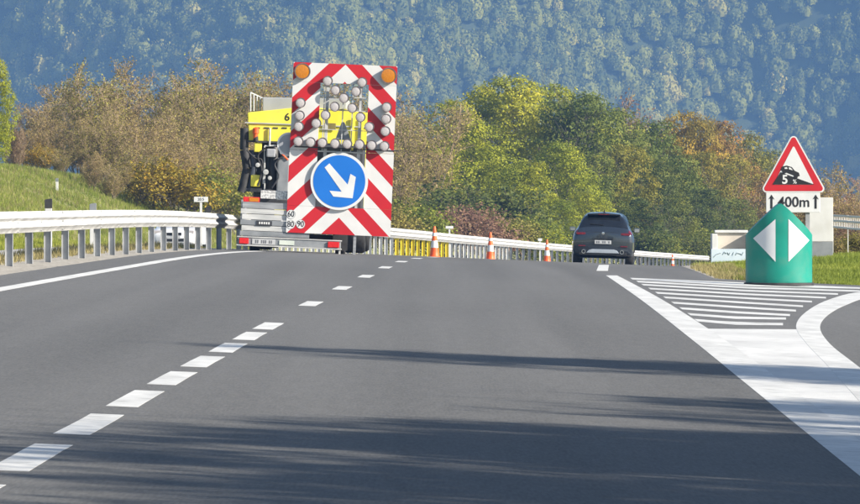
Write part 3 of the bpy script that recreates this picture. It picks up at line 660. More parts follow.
# trees on the right, out of the picture, that shade the near road
for k, (X, Y, H, wd, kd, lf) in enumerate([(16.0, 44.3, 11.2, 0.80, 'broad', 'green'), (21.5, 42.4, 11.6, 0.9, 'broad', 'green'), (13.2, 46.4, 8.0, 1.0, 'broad', 'gold'), (26, 40.2, 13.6, 0.7, 'broad', 'green'), (18.0, 35.0, 10.8, 0.8, 'broad', 'green'), (23.0, 33.0, 13.4, 0.7, 'broad', 'gold'), (18.6, 24.2, 13.0, 0.8, 'broad', 'green'), (14.0, 15.0, 10.0, 0.9, 'broad', 'green'), (29, 36.5, 15,0.5, 'broad', 'green'), (14.5, 36.0, 8.5, 0.7, 'twig', 'brown'), (26, 31, 16, 0.8, 'twig', 'brown'), (26.5, 26.5, 15.5, 0.9, 'broad', 'green'), (13.5, 27.5, 9.0, 0.9, 'broad', 'gold'), (26, 21, 16, 0.9, 'broad', 'green'), (13.2, 19.5, 9.0, 0.9, 'broad', 'green'), (26, 15, 16, 0.9, 'broad', 'green'), (13.4, 11.5, 9.5, 0.9, 'broad', 'gold'), (13.5, 3.5, 9.5, 0.9, 'broad', 'green'), (24.5, 6.0, 16, 0.9, 'broad', 'green'),
        (15.5, 33.0, 9.6, 0.8, 'twig', 'brown'), (20.5, 30.0, 12.0, 0.75, 'twig', 'brown'), (17.0, 28.0, 11.6, 0.7, 'broad', 'green'), (21.5, 25.0, 14.0, 0.8, 'broad', 'green'), (16.0, 22.0, 11.6, 0.8, 'broad', 'gold'), (21.5, 18.0, 14.5, 0.8, 'broad', 'green'), (16.5, 15.5, 11.8, 0.8, 'broad', 'green'), (20.5, 10.5, 13.5, 0.9, 'broad', 'yg'), (16.0, 7.0, 11.5, 0.9, 'broad', 'green')]):
    tree(kd, 0, Y, 0, lf, 'roadside tree right of the exit ramp whose shadow crosses the near road', wd, 'roadside trees shading the near road', X=X, H=H)

# ------------------------------------------------------------------ grass
def tufts(name, region, n, h, lf, rg, blades=5, par=None):
    """blades of grass: region(rg, n) gives X, Y"""
    X, Y = region(rg, n); Z = terrain(X, Y); N = n*blades
    bx = np.repeat(X, blades)+rg.normal(size=N)*0.035; by = np.repeat(Y, blades)+rg.normal(size=N)*0.035; bz = np.repeat(Z, blades)-0.01
    hh = h*(0.5+0.9*rg.random(N))*np.repeat(0.6+0.8*fbm(X*0.8, Y*0.8), blades); a = rg.random(N)*6.28; lean = hh*(0.15+0.5*rg.random(N)); w = 0.008+0.010*rg.random(N)
    dx, dy = np.cos(a), np.sin(a); B = np.stack([bx, by, bz], 1); T = B+np.stack([dx*lean, dy*lean, hh], 1); s = np.stack([-dy*w, dx*w, 0*w], 1)
    V = np.stack([B-s, B+s, T], 1).reshape(-1, 3); me = mesh_np(name, V, 3, np.arange(N*3), LM[lf])
    at_ = me.attributes.new('lv', 'FLOAT', 'FACE'); at_.data.foreach_set('value', np.clip(np.repeat(fbm(X*0.5+5, Y*0.5, 3)*1.1-0.15, blades)+0.35*rg.random(N), 0, 1).astype(np.float32))
    return tag(obj(name, me), kind='stuff')
def reg_u(u0, u1, y0, y1, pw=1.0):
    def f(rg, n):
        Y = y0+(y1-y0)*rg.random(n)**pw; return xc(Y)+u0+(u1-u0)*rg.random(n), Y
    return f
def reg_right(rg, n):
    Y = 113+62*rg.random(n)**1.3; e = right_edge(Y)+0.35; return e+(ramp_left(Y)-0.9-e)*rg.random(n)**1.0, Y
tufts('verge_grass', reg_right, 30000, 0.11, 'grass', rng)
tufts('median_grass', reg_u(-11.3, -7.0, 95, 240, 1.2), 30000, 0.15, 'grass', rng, 4)
tufts('bank_grass', reg_u(-36, -20, 225, 330), 30000, 0.22, 'grass', rng, 4)
tufts('dry_bank_grass', reg_u(-36, -20, 225, 330), 16000, 0.20, 'dry', rng, 4)
tufts('dry_verge_grass', reg_u(-5.95, -5.2, 84, 150, 1.3), 1500, 0.16, 'dry', rng, 6)
tufts('dry_nose_grass', lambda rg, n: (lambda Y: (right_edge(Y)+0.1+rg.random(n)*0.8, Y))(112.4+25*rg.random(n)), 1500, 0.14, 'dry', rng, 5)

# ------------------------------------------------------------------ guardrails
WB = [(0.0, 0.0), (0.012, 0.018), (0.022, 0.035), (0.078, 0.078), (0.078, 0.098), (0.020, 0.140), (0.020, 0.170), (0.078, 0.212), (0.078, 0.232), (0.022, 0.275), (0.012, 0.292), (0.0, 0.310)]
def sweep_beam(mb, P, side, z0, th=0.004):
    """W-profile along ground points P (X, Y, Z); side +1 bulges to the right"""
    n = len(WB); P = [np.array(p) for p in P]; V = []
    for i, p in enumerate(P):
        d = P[min(i+1, len(P)-1)]-P[max(i-1, 0)]; d = d/np.linalg.norm(d); r = np.array([d[1], -d[0], 0])*side
        for k in (1, 0):
            for (a, z) in WB: V.append(p+r*(a-(0 if k else th+0.001))+np.array([0, 0, z0+z]))
    Fc = []
    for i in range(len(P)-1):
        b = i*2*n; c = b+2*n
        for j in range(n-1):
            Fc += [(b+j, b+j+1, c+j+1, c+j), (b+n+j, c+n+j, c+n+j+1, b+n+j+1)]
        Fc += [(b, c, c+n, b+n), (b+n-1, b+2*n-1, c+2*n-1, c+n-1)]
    for b in (0, (len(P)-1)*2*n): Fc += [(b+j, b+j+1, b+n+j+1, b+n+j) for j in range(n-1)]
    return mb.add(V, Fc)
RAIL_U = ([-60, 90, 142, 180, 225, 310, 600], [-4.95, -4.95, -4.52, -4.32, -4.05, -4.25, -4.4])
def rail_pt(Y):
    X = float(xc(Y)+np.interp(Y, *RAIL_U)); return np.array([X, Y, float(rz(X, Y))+0.16*float(sstep(150, 200, Y))])
def guardrail():
    g = empty('guardrail', rail_pt(90.0), 'long white galvanised guardrail along the left edge of the carriageway', 'guardrail'); o = Vector(g.location)
    y = 62.0
    while y < 440:
        L = 4.03 if y < 300 else 12.0
        P = [rail_pt(y+(L+0.25)*t)-np.array(o) for t in np.linspace(0, 1, 4)]
        P = [p+np.array([0.003*((int(y) // 4) % 2), 0, 0.004*math.sin(y*1.7)]) for p in P]
        b = sweep_beam(MB(), P, 1, 0.46).build('beam', M['galv'], g, smooth=True)
        if y < 150:                                        # bolts at the lap joint
            q = rail_pt(y+0.14)-np.array(o)
            for dz in (0.485, 0.615, 0.745): MB().lathe([(0.0, 0.022), (0.016, 0.018), (0.02, 0.0)], 'x', (q[0]+0.024 if dz == 0.615 else q[0]+0.02, q[1], q[2]+dz), n=8).build('bolt', M['galv_post'], b)
        y += L
    Y = 60.4; step = 3.37
    while Y < 430:
        p = rail_pt(Y); px = CX+p[0]*F/Y; q = p-np.array(o)-np.array([0.075, 0, 0])
        if Y < 150: mat, w, step, lab = M['galv_post'], 0.10, 3.37, None
        elif px < 398: mat, w, step, lab = M['white_post'], 0.09, 2.25, 'white painted post'
        elif px < 453: mat, w, step, lab = M['yellow_post'], 0.09, 2.25, 'yellow painted post'
        elif px < 512: mat, w, step, lab = M['white_post'], 0.085, 2.25, 'white painted post'
        else: mat, w, step, lab = M['galv_post'], 0.11, 4.0, None
        m = MB()
        m.bx(q[0]-0.05, q[0]+0.05, q[1]-0.004, q[1]+0.004, q[2]-0.45, q[2]+0.74)      # C-section post
        m.bx(q[0]-0.056, q[0]-0.050, q[1]-w/2, q[1]+w/2, q[2]-0.45, q[2]+0.74); m.bx(q[0]+0.050, q[0]+0.056, q[1]-w/2, q[1]+w/2, q[2]-0.45, q[2]+0.74)
        m.bx(q[0]-w/2, q[0]+w/2, q[1]-0.012, q[1]-0.004, q[2]-0.3, q[2]+0.735)
        m.build('post', mat, g, label=lab); Y += step
guardrail()
def ramp_rail():
    f = lambda Y: np.array([float(ramp_left(Y))-1.1, Y, float(terrain(float(ramp_left(Y))-1.1, Y))])
    p0 = at(834, 196); o = np.array(p0)
    g = empty('guardrail', p0, 'white rail with close bars beside the ramp at the right edge', 'guardrail')
    P = [np.array(at(px, Y))+np.array([0, 0, 0]) for px, Y in ((833, 198), (848, 190), (866, 182), (900, 170))]
    P = [np.array([p[0], p[1], EYE-(226+0.12*(k*12)-HZ)/F*p[1]]) for k, p in enumerate(P)]
    for a, b in zip(P[:-1], P[1:]):
        for z in (0.32, 0.17, -0.02): 
            d = b-a; MB().box(tuple((a+b)/2-o+np.array([0, 0, z])), (0.05, float(np.linalg.norm(d))+0.05, 0.055), Matrix.Rotation(math.atan2(-d[0], d[1]), 3, 'Z')).build('rail_bar', M['white_post'], g)
        for t in np.linspace(0, 1, 10)[:-1]:
            q = a+(b-a)*t-o; lo = -0.9 if t == 0 else -0.02; MB().bx(q[0]-0.012, q[0]+0.012, q[1]-0.012, q[1]+0.012, q[2]+lo, q[2]+0.32).build('bar', M['white_post'], g)
ramp_rail()

# ------------------------------------------------------------------ signs on the right
def rtri(cx, cz, half, h, r, n=6):
    """rounded triangle, point up; cx, cz middle of the base line before rounding"""
    V = [Vector((cx-half, cz)), Vector((cx+half, cz)), Vector((cx, cz+h))]; out = []
    for i in range(3):
        p, a, b = V[i], (V[i-1]-V[i]).normalized(), (V[(i+1) % 3]-V[i]).normalized(); bis = (a+b).normalized(); ang = a.angle(b)/2
        c = p+bis*(r/math.sin(ang)); na = p+a*(r/math.tan(ang))-c; nb = p+b*(r/math.tan(ang))-c
        t0 = math.atan2(na.y, na.x); t1 = math.atan2(nb.y, nb.x); dt = (t1-t0+math.pi) % (2*math.pi)-math.pi
        out += [(c.x+r*math.cos(t0+dt*k/n), c.y+r*math.sin(t0+dt*k/n)) for k in range(n+1)]
    return out
def warning_sign():
    Y = 130.0; k = F/Y; base = at(793.5, Y); g = empty('warning_sign', base, 'red-bordered triangular warning sign with a car on a 5% slope and a 400m plate', 'road sign')
    def L(px, py): return ((px-793.5)/k, EYE-(py-HZ)/k-base.z)
    x0, zb = L(793.5, 192.5); hw, hh = 33.5/k, 60.5/k
    MB().prism(rtri(0, zb, hw, hh, 0.075), -0.03, 0.0).build('sign_back', M['white'], g, label='white outer edge of the triangle')
    MB().prism(rtri(0, zb+0.028, hw-0.048, hh-0.08, 0.05), -0.034, -0.031).build('border', M['red'], g)
    MB().prism(rtri(0, zb+0.155, hw-0.262, hh-0.42, 0.02), -0.038, -0.035).build('face', M['white'], g)
    z6 = lambda x, y: L(740+x/5.6, 130+y/5.6)
    MB().prism([z6(*p) for p in ((182, 305), (415, 305), (318, 270), (226, 236))], -0.041, -0.039).build('slope_symbol', M['blackpaint'], g)
    c = MB().prism([z6(*p) for p in ((226, 226), (236, 204), (262, 199), (290, 208), (306, 228), (330, 240), (334, 258), (318, 262), (236, 230))], -0.041, -0.039).build('car_symbol', M['blackpaint'], g)
    MB().prism([z6(*p) for p in ((248, 211), (262, 207), (266, 218), (250, 218))], -0.044, -0.042).build('window_symbol', M['white'], c)
    MB().prism([z6(*p) for p in ((272, 209), (284, 212), (296, 226), (274, 220))], -0.044, -0.042).build('window_symbol', M['white'], c)
    for p in ((248, 233), (312, 262)):
        q = z6(*p); MB().lathe([(0, -0.006), (0.04, -0.006), (0.04, 0.0)], 'y', (q[0], -0.0395, q[1]), n=14).build('wheel_symbol', M['blackpaint'], c)
    x, z = z6(251, 279); text_part('number', '5', 0.24, (x, -0.043, z), M['white'], g, bold=0.025)
    x, z = z6(306, 290); text_part('percent_sign', '%', 0.115, (x, -0.043, z), M['white'], g, bold=0.012)
    a, b = L(766, 212.5), L(820, 192.8)
    p = MB().bx(a[0], b[0], -0.03, 0.0, a[1], b[1]).build('distance_plate', M['white'], g, bevel=0.008)
    x, z = L(793.8, 202.4); text_part('lettering', '400m', 0.285, (x, -0.034, z), M['blackpaint'], p, bold=0.012, sx=0.98)
    for cx in (771.4, 815.6):
        pts = [(cx-1.1, 208.6), (cx+1.1, 208.6), (cx+1.1, 198.4), (cx+3.0, 199.4), (cx, 194.6), (cx-3.0, 199.4), (cx-1.1, 198.4)]
        MB().prism([L(*q) for q in pts], -0.034, -0.031).build('arrow', M['blackpaint'], p)
    for dx in (-0.28, 0.28): MB().bx(dx-0.04, dx+0.04, 0.003, 0.083, -0.3, zb+0.42).build('post', M['galv_post'], g)
    for dz in (0.12, 0.36): MB().bx(-0.42, 0.42, 0.0005, 0.0025, zb+dz, zb+dz+0.04).build('bracket', M['galv_post'], g)
warning_sign()
def bollard():
    q = ground(779, 285.5); Y = q[1]; k = F/Y; base = Vector((q[0], Y, float(rz(*q)))); R = 33.2/k
    g = empty('divergence_bollard', base, 'large green house-shaped bollard with two white triangles at the exit nose', 'bollard')
    zs, za = 50.0/k, 82.0/k; n = 40; xs = [R*math.sin(-math.pi/2+math.pi*i/n) for i in range(n+1)]
    fy = lambda x: -0.85*math.sqrt(max(R*R-x*x, 0))
    top = lambda x: zs+(za-zs)*(1-(math.sqrt(x*x+0.0016)-0.04+0.03*(abs(x)/R)**6)/R)
    V = []; rows = [0.0, 0.25, 0.5, 0.75, 1.0]
    for t in rows:
        for x in xs:
            s = 1.0; V.append((x*s, fy(x)*s, t*top(x)))
    m = n+1; Fc = [(r*m+i, r*m+i+1, (r+1)*m+i+1, (r+1)*m+i) for r in range(len(rows)-1) for i in range(n)]
    b = len(V); V += [(x, 0.10, 0) for x in xs]+[(x, 0.10, top(x)) for x in xs]
    Fc += [(b+i, b+m+i, b+m+i+1, b+i+1) for i in range(n)]+[((len(rows)-1)*m+i, (len(rows)-1)*m+i+1, b+m+i+1, b+m+i) for i in range(n)]
    MB().add(V, Fc).build('shell', M['green'], g, smooth=True)
    MB().lathe([(R*1.06, 0.0), (R*1.06, 0.045), (R*1.0, 0.05)], 'z', (0, 0, 0), n=40, a0=math.pi, a1=2*math.pi).build('base_ring', M['black'], g)
    L = lambda px, py: ((px-779)/k, (285.5-py)/k)
    for nm, pts in (('left', ((752.3, 238.2), (774.0, 219.0), (774.0, 261.5))), ('right', ((787.0, 219.0), (787.0, 261.5), (808.6, 240.2)))):
        P = [np.array(L(*p)) for p in pts]; N = 10; V = []; Fc = []; idx = {}
        for i in range(N+1):
            for j in range(N+1-i):
                w = np.array([N-i-j, i, j])/N; x, z = w[0]*P[0]+w[1]*P[1]+w[2]*P[2]; idx[i, j] = len(V); V.append((x, fy(x)*1.006-0.004, z))
        for i in range(N):
            for j in range(N-i):
                Fc.append((idx[i, j], idx[i+1, j], idx[i, j+1]))
                if j < N-i-1: Fc.append((idx[i+1, j], idx[i+1, j+1], idx[i, j+1]))
        MB().add(V, Fc).build('reflective_triangle', M['white'], g, smooth=True)
bollard()
def blank_panel():
    Y = 152.0; k = F/Y; base = at(819.5, Y); g = empty('blank_panel', base, 'blank white panel with a grey lower band behind the distance plate', 'sign panel')
    L = lambda px, py: ((px-819.5)/k, EYE-(py-HZ)/k-base.z)
    a, b = L(806, 241.5), L(833, 197.5); MB().bx(a[0], b[0], -0.02, 0.02, a[1], b[1]).build('panel', M['whitepaint'], g, bevel=0.006)
    c = L(806, 258); MB().bx(a[0], b[0], -0.017, 0.02, -0.25, a[1]-0.003).build('lower_panel', M['steel'], g, bevel=0.006)
    for x in (a[0]+0.08, b[0]-0.08): MB().bx(x-0.03, x+0.03, 0.021, 0.08, -0.3, b[1]-0.05).build('post', M['galv_post'], g)
blank_panel()
def low_box():
    Y = 168.0; k = F/Y; base = at(732, Y); g = empty('low_box', base, 'low white open-topped box with a pale blue lettered strip left of the bollard', 'box')
    L = lambda px, py: ((px-732)/k, EYE-(py-HZ)/k-base.z)
    zl, zm, zt = L(732, 259)[1], L(732, 249)[1], L(732, 233)[1]; xl, xr = L(712, 0)[0], L(753, 0)[0]; zb = min(-0.2, zl-0.3)
    MB().bx(xl, xl+0.14, 0, 0.9, zb, zt-0.02).build('side_wall', M['whitepaint'], g, bevel=0.01); MB().bx(xr-0.14, xr, 0, 0.9, zb, zt-0.02).build('side_wall', M['whitepaint'], g, bevel=0.01)
    MB().bx(xl+0.142, xr-0.142, 0.72, 0.86, zb, zt).build('back_wall', M['cream'], g, bevel=0.01)
    MB().bx(xl+0.1, xr-0.1, 0.66, 0.94, zt+0.002, zt+0.07).build('coping', M['whitepaint'], g, bevel=0.01)
    gm = pm('faded_marks', (0.26, 0.32, 0.36), (0.40, 0.47, 0.52), scale=30, rough=0.7)
    st = MB().bx(xl-0.02, xr+0.02, -0.05, -0.003, zb, zm).build('strip', pm('pale_blue_board', (0.50, 0.60, 0.68), (0.60, 0.68, 0.74), scale=3, rough=0.6), g, bevel=0.006)
    for i, s in enumerate([[(0, 0.3), (0.5, 0.9), (1.1, 0.5)], [(0, 0.8), (0.6, 0.2), (0.9, 0.7)], [(0.3, 0.1), (0.7, 0.8)], [(0, 0.2), (0.3, 0.7), (1.2, 0.5)], [(0, 0.5), (0.6, 0.2), (1, 0.8)]]):
        z0 = zm-0.17; pts = [(xl+0.28+i*0.11+0.08*a, -0.056, z0+0.11*b) for a, b in s]; MB().tube(pts, 0.009, 5).build('graffiti_stroke', gm, st)
    MB().tube([(xl+0.05, -0.056, zm-0.20), (xl+0.12, -0.056, zm-0.13), (xl+0.22, -0.056, zm-0.10)], 0.010, 5).build('graffiti_stroke', gm, st)
low_box()
# delineators, kilometre plate, markers on the left
def delineator(px, Y, top, label, dark=True):
    b = at(px, Y); h = EYE-(top-HZ)/F*Y-b.z; g = empty('delineator_post', b, label, 'delineator', 'delineator posts behind the rail')
    w = 0.06
    MB().prism([(-w, -0.1), (w, -0.1), (w, h-0.17), (-w, h-0.17)], -0.05, 0.05).build('post', M['whitepaint'], g, bevel=0.008)
    MB().prism([(-w-0.004, h-0.168), (w+0.004, h-0.168), (w+0.004, h-0.01), (w-0.02, h), (-w+0.01, h-0.015), (-w-0.004, h-0.03)], -0.055, 0.055).build('cap', M['black'] if dark else M['steel'], g)
delineator(48.5, 115, 198.5, 'white delineator post with black cap behind the left rail, nearest the edge')
delineator(93, 128, 203, 'grey-capped delineator post behind the rail, second from the left edge', False)
delineator(208.5, 166, 206, 'black-capped delineator post beside the kilometre plate')
delineator(57, 300, 178, 'small pale marker post high on the grassy bank', False)
def km_plate():
    Y = 170.0; b = at(201, Y); k = F/Y; g = empty('kilometre_plate', b, 'small white kilometre plate on a pale post behind the rail', 'road sign'); z = lambda py: EYE-(py-HZ)/k-b.z
    MB().bx(-0.03, 0.03, -0.02, 0.02, -0.1, z(201.6)).build('post', M['whitepaint'], g)
    p = MB().bx(-7/k, 7/k, -0.03, -0.021, z(202), z(196.8)).build('plate', M['white'], g, bevel=0.003)
    text_part('lettering', '20.5', 0.10, (0, -0.033, z(199.4)), M['blackpaint'], p)
km_plate()
for px, Y, top, lab in ((449.5, 236, 226.0, 'small white T-shaped marker above the yellow posts'), (540, 290, 238.4, 'tiny white marker above the rail left of the third cone')):
    b = at(px, Y); k = F/Y; g = empty('marker_plate', b, lab, 'marker'); z = EYE-(top-HZ)/k-b.z; hw = 3.8 if Y < 240 else 2
    MB().bx(-0.03, 0.03, 0, 0.04, -0.1, z-0.03).build('post', M['whitepaint'], g); MB().bx(-hw/k, hw/k, -0.02, -0.003, z-2.6/k, z).build('plate', M['white'], g)

# ------------------------------------------------------------------ cones
def cone(X, Y, h, label, first=[None]):
    t = empty('traffic_cone', (X, Y, float(rz(X, Y))), label, 'traffic cone', 'orange cones closing the left lane', (0, 0, 0.1*math.sin(Y)))
    if first[0] is None:
        rad = lambda z: 0.155-(0.155-0.035)*((z-0.04)/0.96)
        base = MB().bx(-0.24, 0.24, -0.24, 0.24, 0, 0.045).build('base', M['orange'], t, bevel=0.012)
        body = MB().lathe([(0.19, 0.046), (0.165, 0.07)]+[(rad(z), z) for z in np.linspace(0.09, 0.985, 8)]+[(0.028, 1.0), (0.0, 1.0)], n=24).build('body', M['orange'], t, smooth=True)
        for z0, z1 in ((0.34, 0.56), (0.70, 0.80)): MB().lathe([(rad(z0)+0.001, z0), (rad(z0)+0.004, z0+0.002), (rad(z1)+0.004, z1-0.002), (rad(z1)+0.001, z1)], n=24).build('reflective_band', M['white'], body, smooth=True)
        first[0] = t
    else:
        for ch in first[0].children:
            c = ch.copy(); COL.objects.link(c); c.parent = t
            for s in ch.children: d = s.copy(); COL.objects.link(d); d.parent = c
    t.scale = (h, h, h)
for px, Y, h, lab in ((434.5, 204, 1.0, 'orange and white cone nearest the arrow board'), (490.5, 226, 1.0, 'orange and white cone midway between the arrow board and the car'), (547, 272, 1.0, 'orange and white cone just left of the dark car'), (672.5, 336, 0.75, 'small far cone right of the dark car')):
    cone((px-CX)/F*Y, Y, h, lab)

# ------------------------------------------------------------------ arrow board trailer
def arrow_trailer():
    Y0 = 141.9; SC = F/Y0; th = math.radians(2.5); X0 = (296-CX)/SC
    Z0 = EYE-(253.5-HZ)/SC
    g = empty('arrow_board_trailer', (X0, Y0, Z0), 'trailer with a tall red-white chevron board, round lamps and a blue arrow disc', 'trailer', rot=(0, th, 0))
    def L(px, py):
        dx, dz = (px-296)/SC, (253.5-py)/SC; return (dx*math.cos(th)-dz*math.sin(th), dx*math.sin(th)+dz*math.cos(th))
    # chevron sheeting: red and white in bands rising to the middle
    xl, zb = L(286, 232.3); xr, _ = L(390.3, 237.0); zt = zb+170.5/SC; xm = (xl+xr)/2; per = 34.0/SC
    cm = bpy.data.materials.new('chevron_sheeting'); cm.use_nodes = True; n = cm.node_tree; b = n.nodes['Principled BSDF']; b.inputs['Roughness'].default_value = 0.42
    tc = n.nodes.new('ShaderNodeTexCoord'); sp = n.nodes.new('ShaderNodeSeparateXYZ'); n.links.new(tc.outputs['Object'], sp.inputs[0])
    def mth(op, a, c=None):
        k = n.nodes.new('ShaderNodeMath'); k.operation = op
        for i, q in enumerate((a, c)):
            if q is None: continue
            if isinstance(q, (int, float)): k.inputs[i].default_value = q
            else: n.links.new(q, k.inputs[i])
        return k.outputs[0]
    t = mth('ADD', mth('SUBTRACT', sp.outputs['Z'], zb), mth('ABSOLUTE', mth('SUBTRACT', sp.outputs['X'], xm)))
    fr = mth('FRACT', mth('DIVIDE', t, per)); red = mth('LESS_THAN', fr, 0.5)
    nz = n.nodes.new('ShaderNodeTexNoise'); nz.inputs['Scale'].default_value = 2.5; nz.inputs['Detail'].default_value = 6; n.links.new(tc.outputs['Object'], nz.inputs['Vector'])
    mx = n.nodes.new('ShaderNodeMix'); mx.data_type = 'RGBA'; mx.inputs['A'].default_value = (0.74, 0.74, 0.73, 1); mx.inputs['B'].default_value = (0.56, 0.014, 0.022, 1)
    n.links.new(red, mx.inputs['Factor']); m2 = n.nodes.new('ShaderNodeMix'); m2.data_type = 'RGBA'; m2.blend_type = 'MULTIPLY'; m2.inputs['Factor'].default_value = 0.28
    n.links.new(mx.outputs['Result'], m2.inputs['A']); n.links.new(nz.outputs['Fac'], m2.inputs['B']); n.links.new(m2.outputs['Result'], b.inputs['Base Color'])
    cw = 28.0/SC; zsplit = L(290, 149.5)[1]; topb = zt-19.5/SC; botb = zb+27.0/SC; e = 0.0035
    panels = [('column_panel', xl, xl+cw, zb+botb*0+27.0/SC+e, zsplit-e), ('column_panel', xr-cw, xr, zb+27.0/SC+e, zsplit-e), ('bottom_panel', xl, xr, zb, zb+27.0/SC),
              ('column_panel', xl+0.005, xl+cw, zsplit+e, topb-e), ('column_panel', xr-cw, xr-0.005, zsplit+e, topb-e), ('top_panel', xl+0.005, xr-0.005, topb, zt)]
    for nm, a, c, z0, z1 in panels:
        p = MB().bx(a, c, 0.0, 0.022, z0, z1).build(nm, cm, g)
        m = MB()                                         # folded rim
        m.bx(a, c, 0.0225, 0.06, z0, z0+0.02); m.bx(a, c, 0.0225, 0.06, z1-0.02, z1); m.build('rim', M['steel'], p)
    # mast and cross bars in the open windows
    for x in (xl+cw+0.16, xr-cw-0.16): MB().bx(x-0.035, x+0.035, 0.065, 0.135, 0.5, zt-0.1).build('mast', M['alu_light'], g, bevel=0.006)
    for py, w in ((97.0, 0.02), (110.5, 0.018), (146.5, 0.045), (152.0, 0.03), (130, 0.014)):
        z = L(340, py)[1]; MB().bx(xl+cw-0.05, xr-cw+0.05, 0.024, 0.06, z-w/2, z+w/2).build('cross_bar', M['alu_light'], g)
    for px in (323.5, 342.5, 352.0):
        x = L(px, 118)[0]; MB().bx(x-0.012, x+0.012, 0.061, 0.064, zsplit, topb).build('upright_bar', M['alu_light'], g)
    z = L(340, 148.5)[1]; MB().bx(xl+0.1, xr+0.10, -0.012, -0.001, z-0.013, z+0.013).build('hinge_rail', M['darksteel'], g)
    # actuator seen through the window
    a, c = L(343, 122), L(343, 140); MB().prism([(a[0]-0.03, a[1]), (a[0]+0.03, a[1]), (c[0]+0.17, c[1]), (c[0]-0.17, c[1])], 0.14, 0.22).build('actuator', M['steel'], g, bevel=0.01)
    # lamps
    z1 = [(247, 71), (326, 74), (265, 92), (312, 95), (284, 110), (263, 130), (303, 133), (242, 149), (322, 154), (221, 168), (342, 176), (185, 121), (183, 150), (181, 175), (382, 131), (381, 158), (379, 186),
          (180, 209), (208, 211), (235, 212), (264, 214), (292, 215), (320, 216), (348, 218), (377, 220)]
    def lamp(px, py, r, lens, nm, proto=[None], dep=0.15):
        x, z = L(px, py); h = bpy.data.objects.new(nm, None)
        hs = MB().lathe([(r*0.55, -0.001), (r*0.98, -0.03), (r, -dep*0.8), (r*1.0, -dep), (r*0.88, -dep), (r*0.87, -dep*0.91), (0, -dep*0.89)], 'y', (0, 0, 0), n=24).build(nm, M['lamp_rim'], g, smooth=True, loc=(x, 0, z))
        MB().lathe([(0, -dep*0.985), (r*0.4, -dep*0.98), (r*0.7, -dep*0.96), (r*0.86, -dep*0.92)], 'y', (0, 0, 0), n=24).build('lens', lens, hs, smooth=True)
        bpy.data.objects.remove(h)
    for a, c in z1: lamp(220+a/2.29, 50+c/2.29, 0.108, M['lens'], 'arrow_lamp')
    for a, c in ((189, 49), (386, 59)): lamp(220+a/2.29, 50+c/2.29, 0.175, M['amber'], 'amber_lamp', dep=0.10)
    # blue direction disc
    x, z = L(339.3, 181.3); R = 28.8/SC
    d = MB().lathe([(0, 0.0), (R, 0.0), (R, -0.03), (0, -0.03)], 'y', (x, -0.03, z), n=56).build('direction_disc', M['white'], g, smooth=True, label='round blue sign with a white arrow pointing down right')
    MB().lathe([(R*0.905, -0.061), (R*0.905, -0.064), (0, -0.064)], 'y', (x, 0, z), n=56).build('disc_face', M['blue'], d, smooth=True)
    z4 = lambda a, c: L(310+a/5.04, 160+c/5.04)
    MB().prism([z4(*p) for p in ((74, 38), (160, 160), (98, 155), (118, 184), (215, 193), (231, 86), (204, 70), (190, 124), (98, 17))][::-1], -0.068, -0.0655).build('arrow', M['white'], d)
    for q in (-0.25, 0.25): MB().bx(x+q-0.02, x+q+0.02, -0.029, 0.064, z-R*0.8, z+R*0.8).build('disc_bracket', M['steel'], d)
    # speed discs
    for txt, px, py in (('60', 291.0, 214.2), ('80', 290.6, 224.4), ('90', 300.6, 224.2)):
        x, z = L(px, py); s = MB().lathe([(0, -0.0045), (0.098, -0.0045), (0.098, -0.001)], 'y', (x, 0, z), n=32).build('speed_disc', M['white'], g)
        MB().lathe([(0.090, -0.0055), (0.098, -0.0055), (0.0985, -0.0046)], 'y', (x, 0, z), n=32).build('disc_edge', M['steel'], s)
        text_part('number', txt, 0.175, (x, -0.007, z), M['blackpaint'], s, sx=0.85, bold=0.01)
    # round sign behind the left column
    x, z = L(288.8, 144.2); s = MB().lathe([(0, 0.10), (0.255, 0.10), (0.255, 0.075), (0, 0.075)], 'y', (x, 0, z), n=40).build('round_sign', M['white'], g, smooth=True)
    MB().lathe([(0, 0.070), (0.215, 0.070), (0.215, 0.0745)], 'y', (x, 0, z), n=40).build('sign_face', M['greybox'], s)
    # rear beam with lights and plates
    xa = L(238, 240)[0]; xb = L(341, 243)[0]; za, zc = L(290, 247.6)[1], L(290, 239.3)[1]
    MB().bx(xa, xb, -0.30, -0.16, za+0.03, zc).build('rear_beam', M['steel'], g, bevel=0.01)
    MB().bx(xa-0.02, xb+0.02, -0.32, -0.15, za, za+0.028).build('beam_lip', M['alu_light'], g, bevel=0.005); MB().bx(xa-0.02, xb+0.02, -0.315, -0.15, zc+0.002, zc+0.026).build('beam_lip', M['alu_light'], g, bevel=0.005)
    zm = (za+0.03+zc)/2; hz = (zc-za-0.03)/2-0.012
    for a, c in ((239.5, 249.0), (328, 339.5)):
        p0, p1 = L(a, 242)[0], L(c, 242)[0]; MB().bx(p0, p1, -0.34, -0.302, zm-hz, zm+hz).build('tail_light', M['redlens'], g, bevel=0.012)
    p0, p1 = L(252.5, 242)[0], L(275.5, 242)[0]; pl = MB().bx(p0, p1, -0.315, -0.302, zm-hz*0.95, zm+hz*0.95).build('number_plate', M['plate'], g, bevel=0.003)
    for i, wd in enumerate((0, 1, 3, 4, 5, 7, 8)):
        xx = p0+0.07+wd*0.042; MB().bx(xx, xx+0.022, -0.319, -0.316, zm-hz*0.55, zm+hz*0.55).build('plate_character', M['platedark'], pl)
    p0, p1 = L(279.5, 242)[0], L(294.5, 242)[0]; MB().bx(p0, p1, -0.315, -0.302, zm-hz*0.8, zm+hz*0.75).build('type_plate', pm('pale_plate', (0.50, 0.56, 0.50), (0.58, 0.63, 0.57), scale=5), g, bevel=0.003)
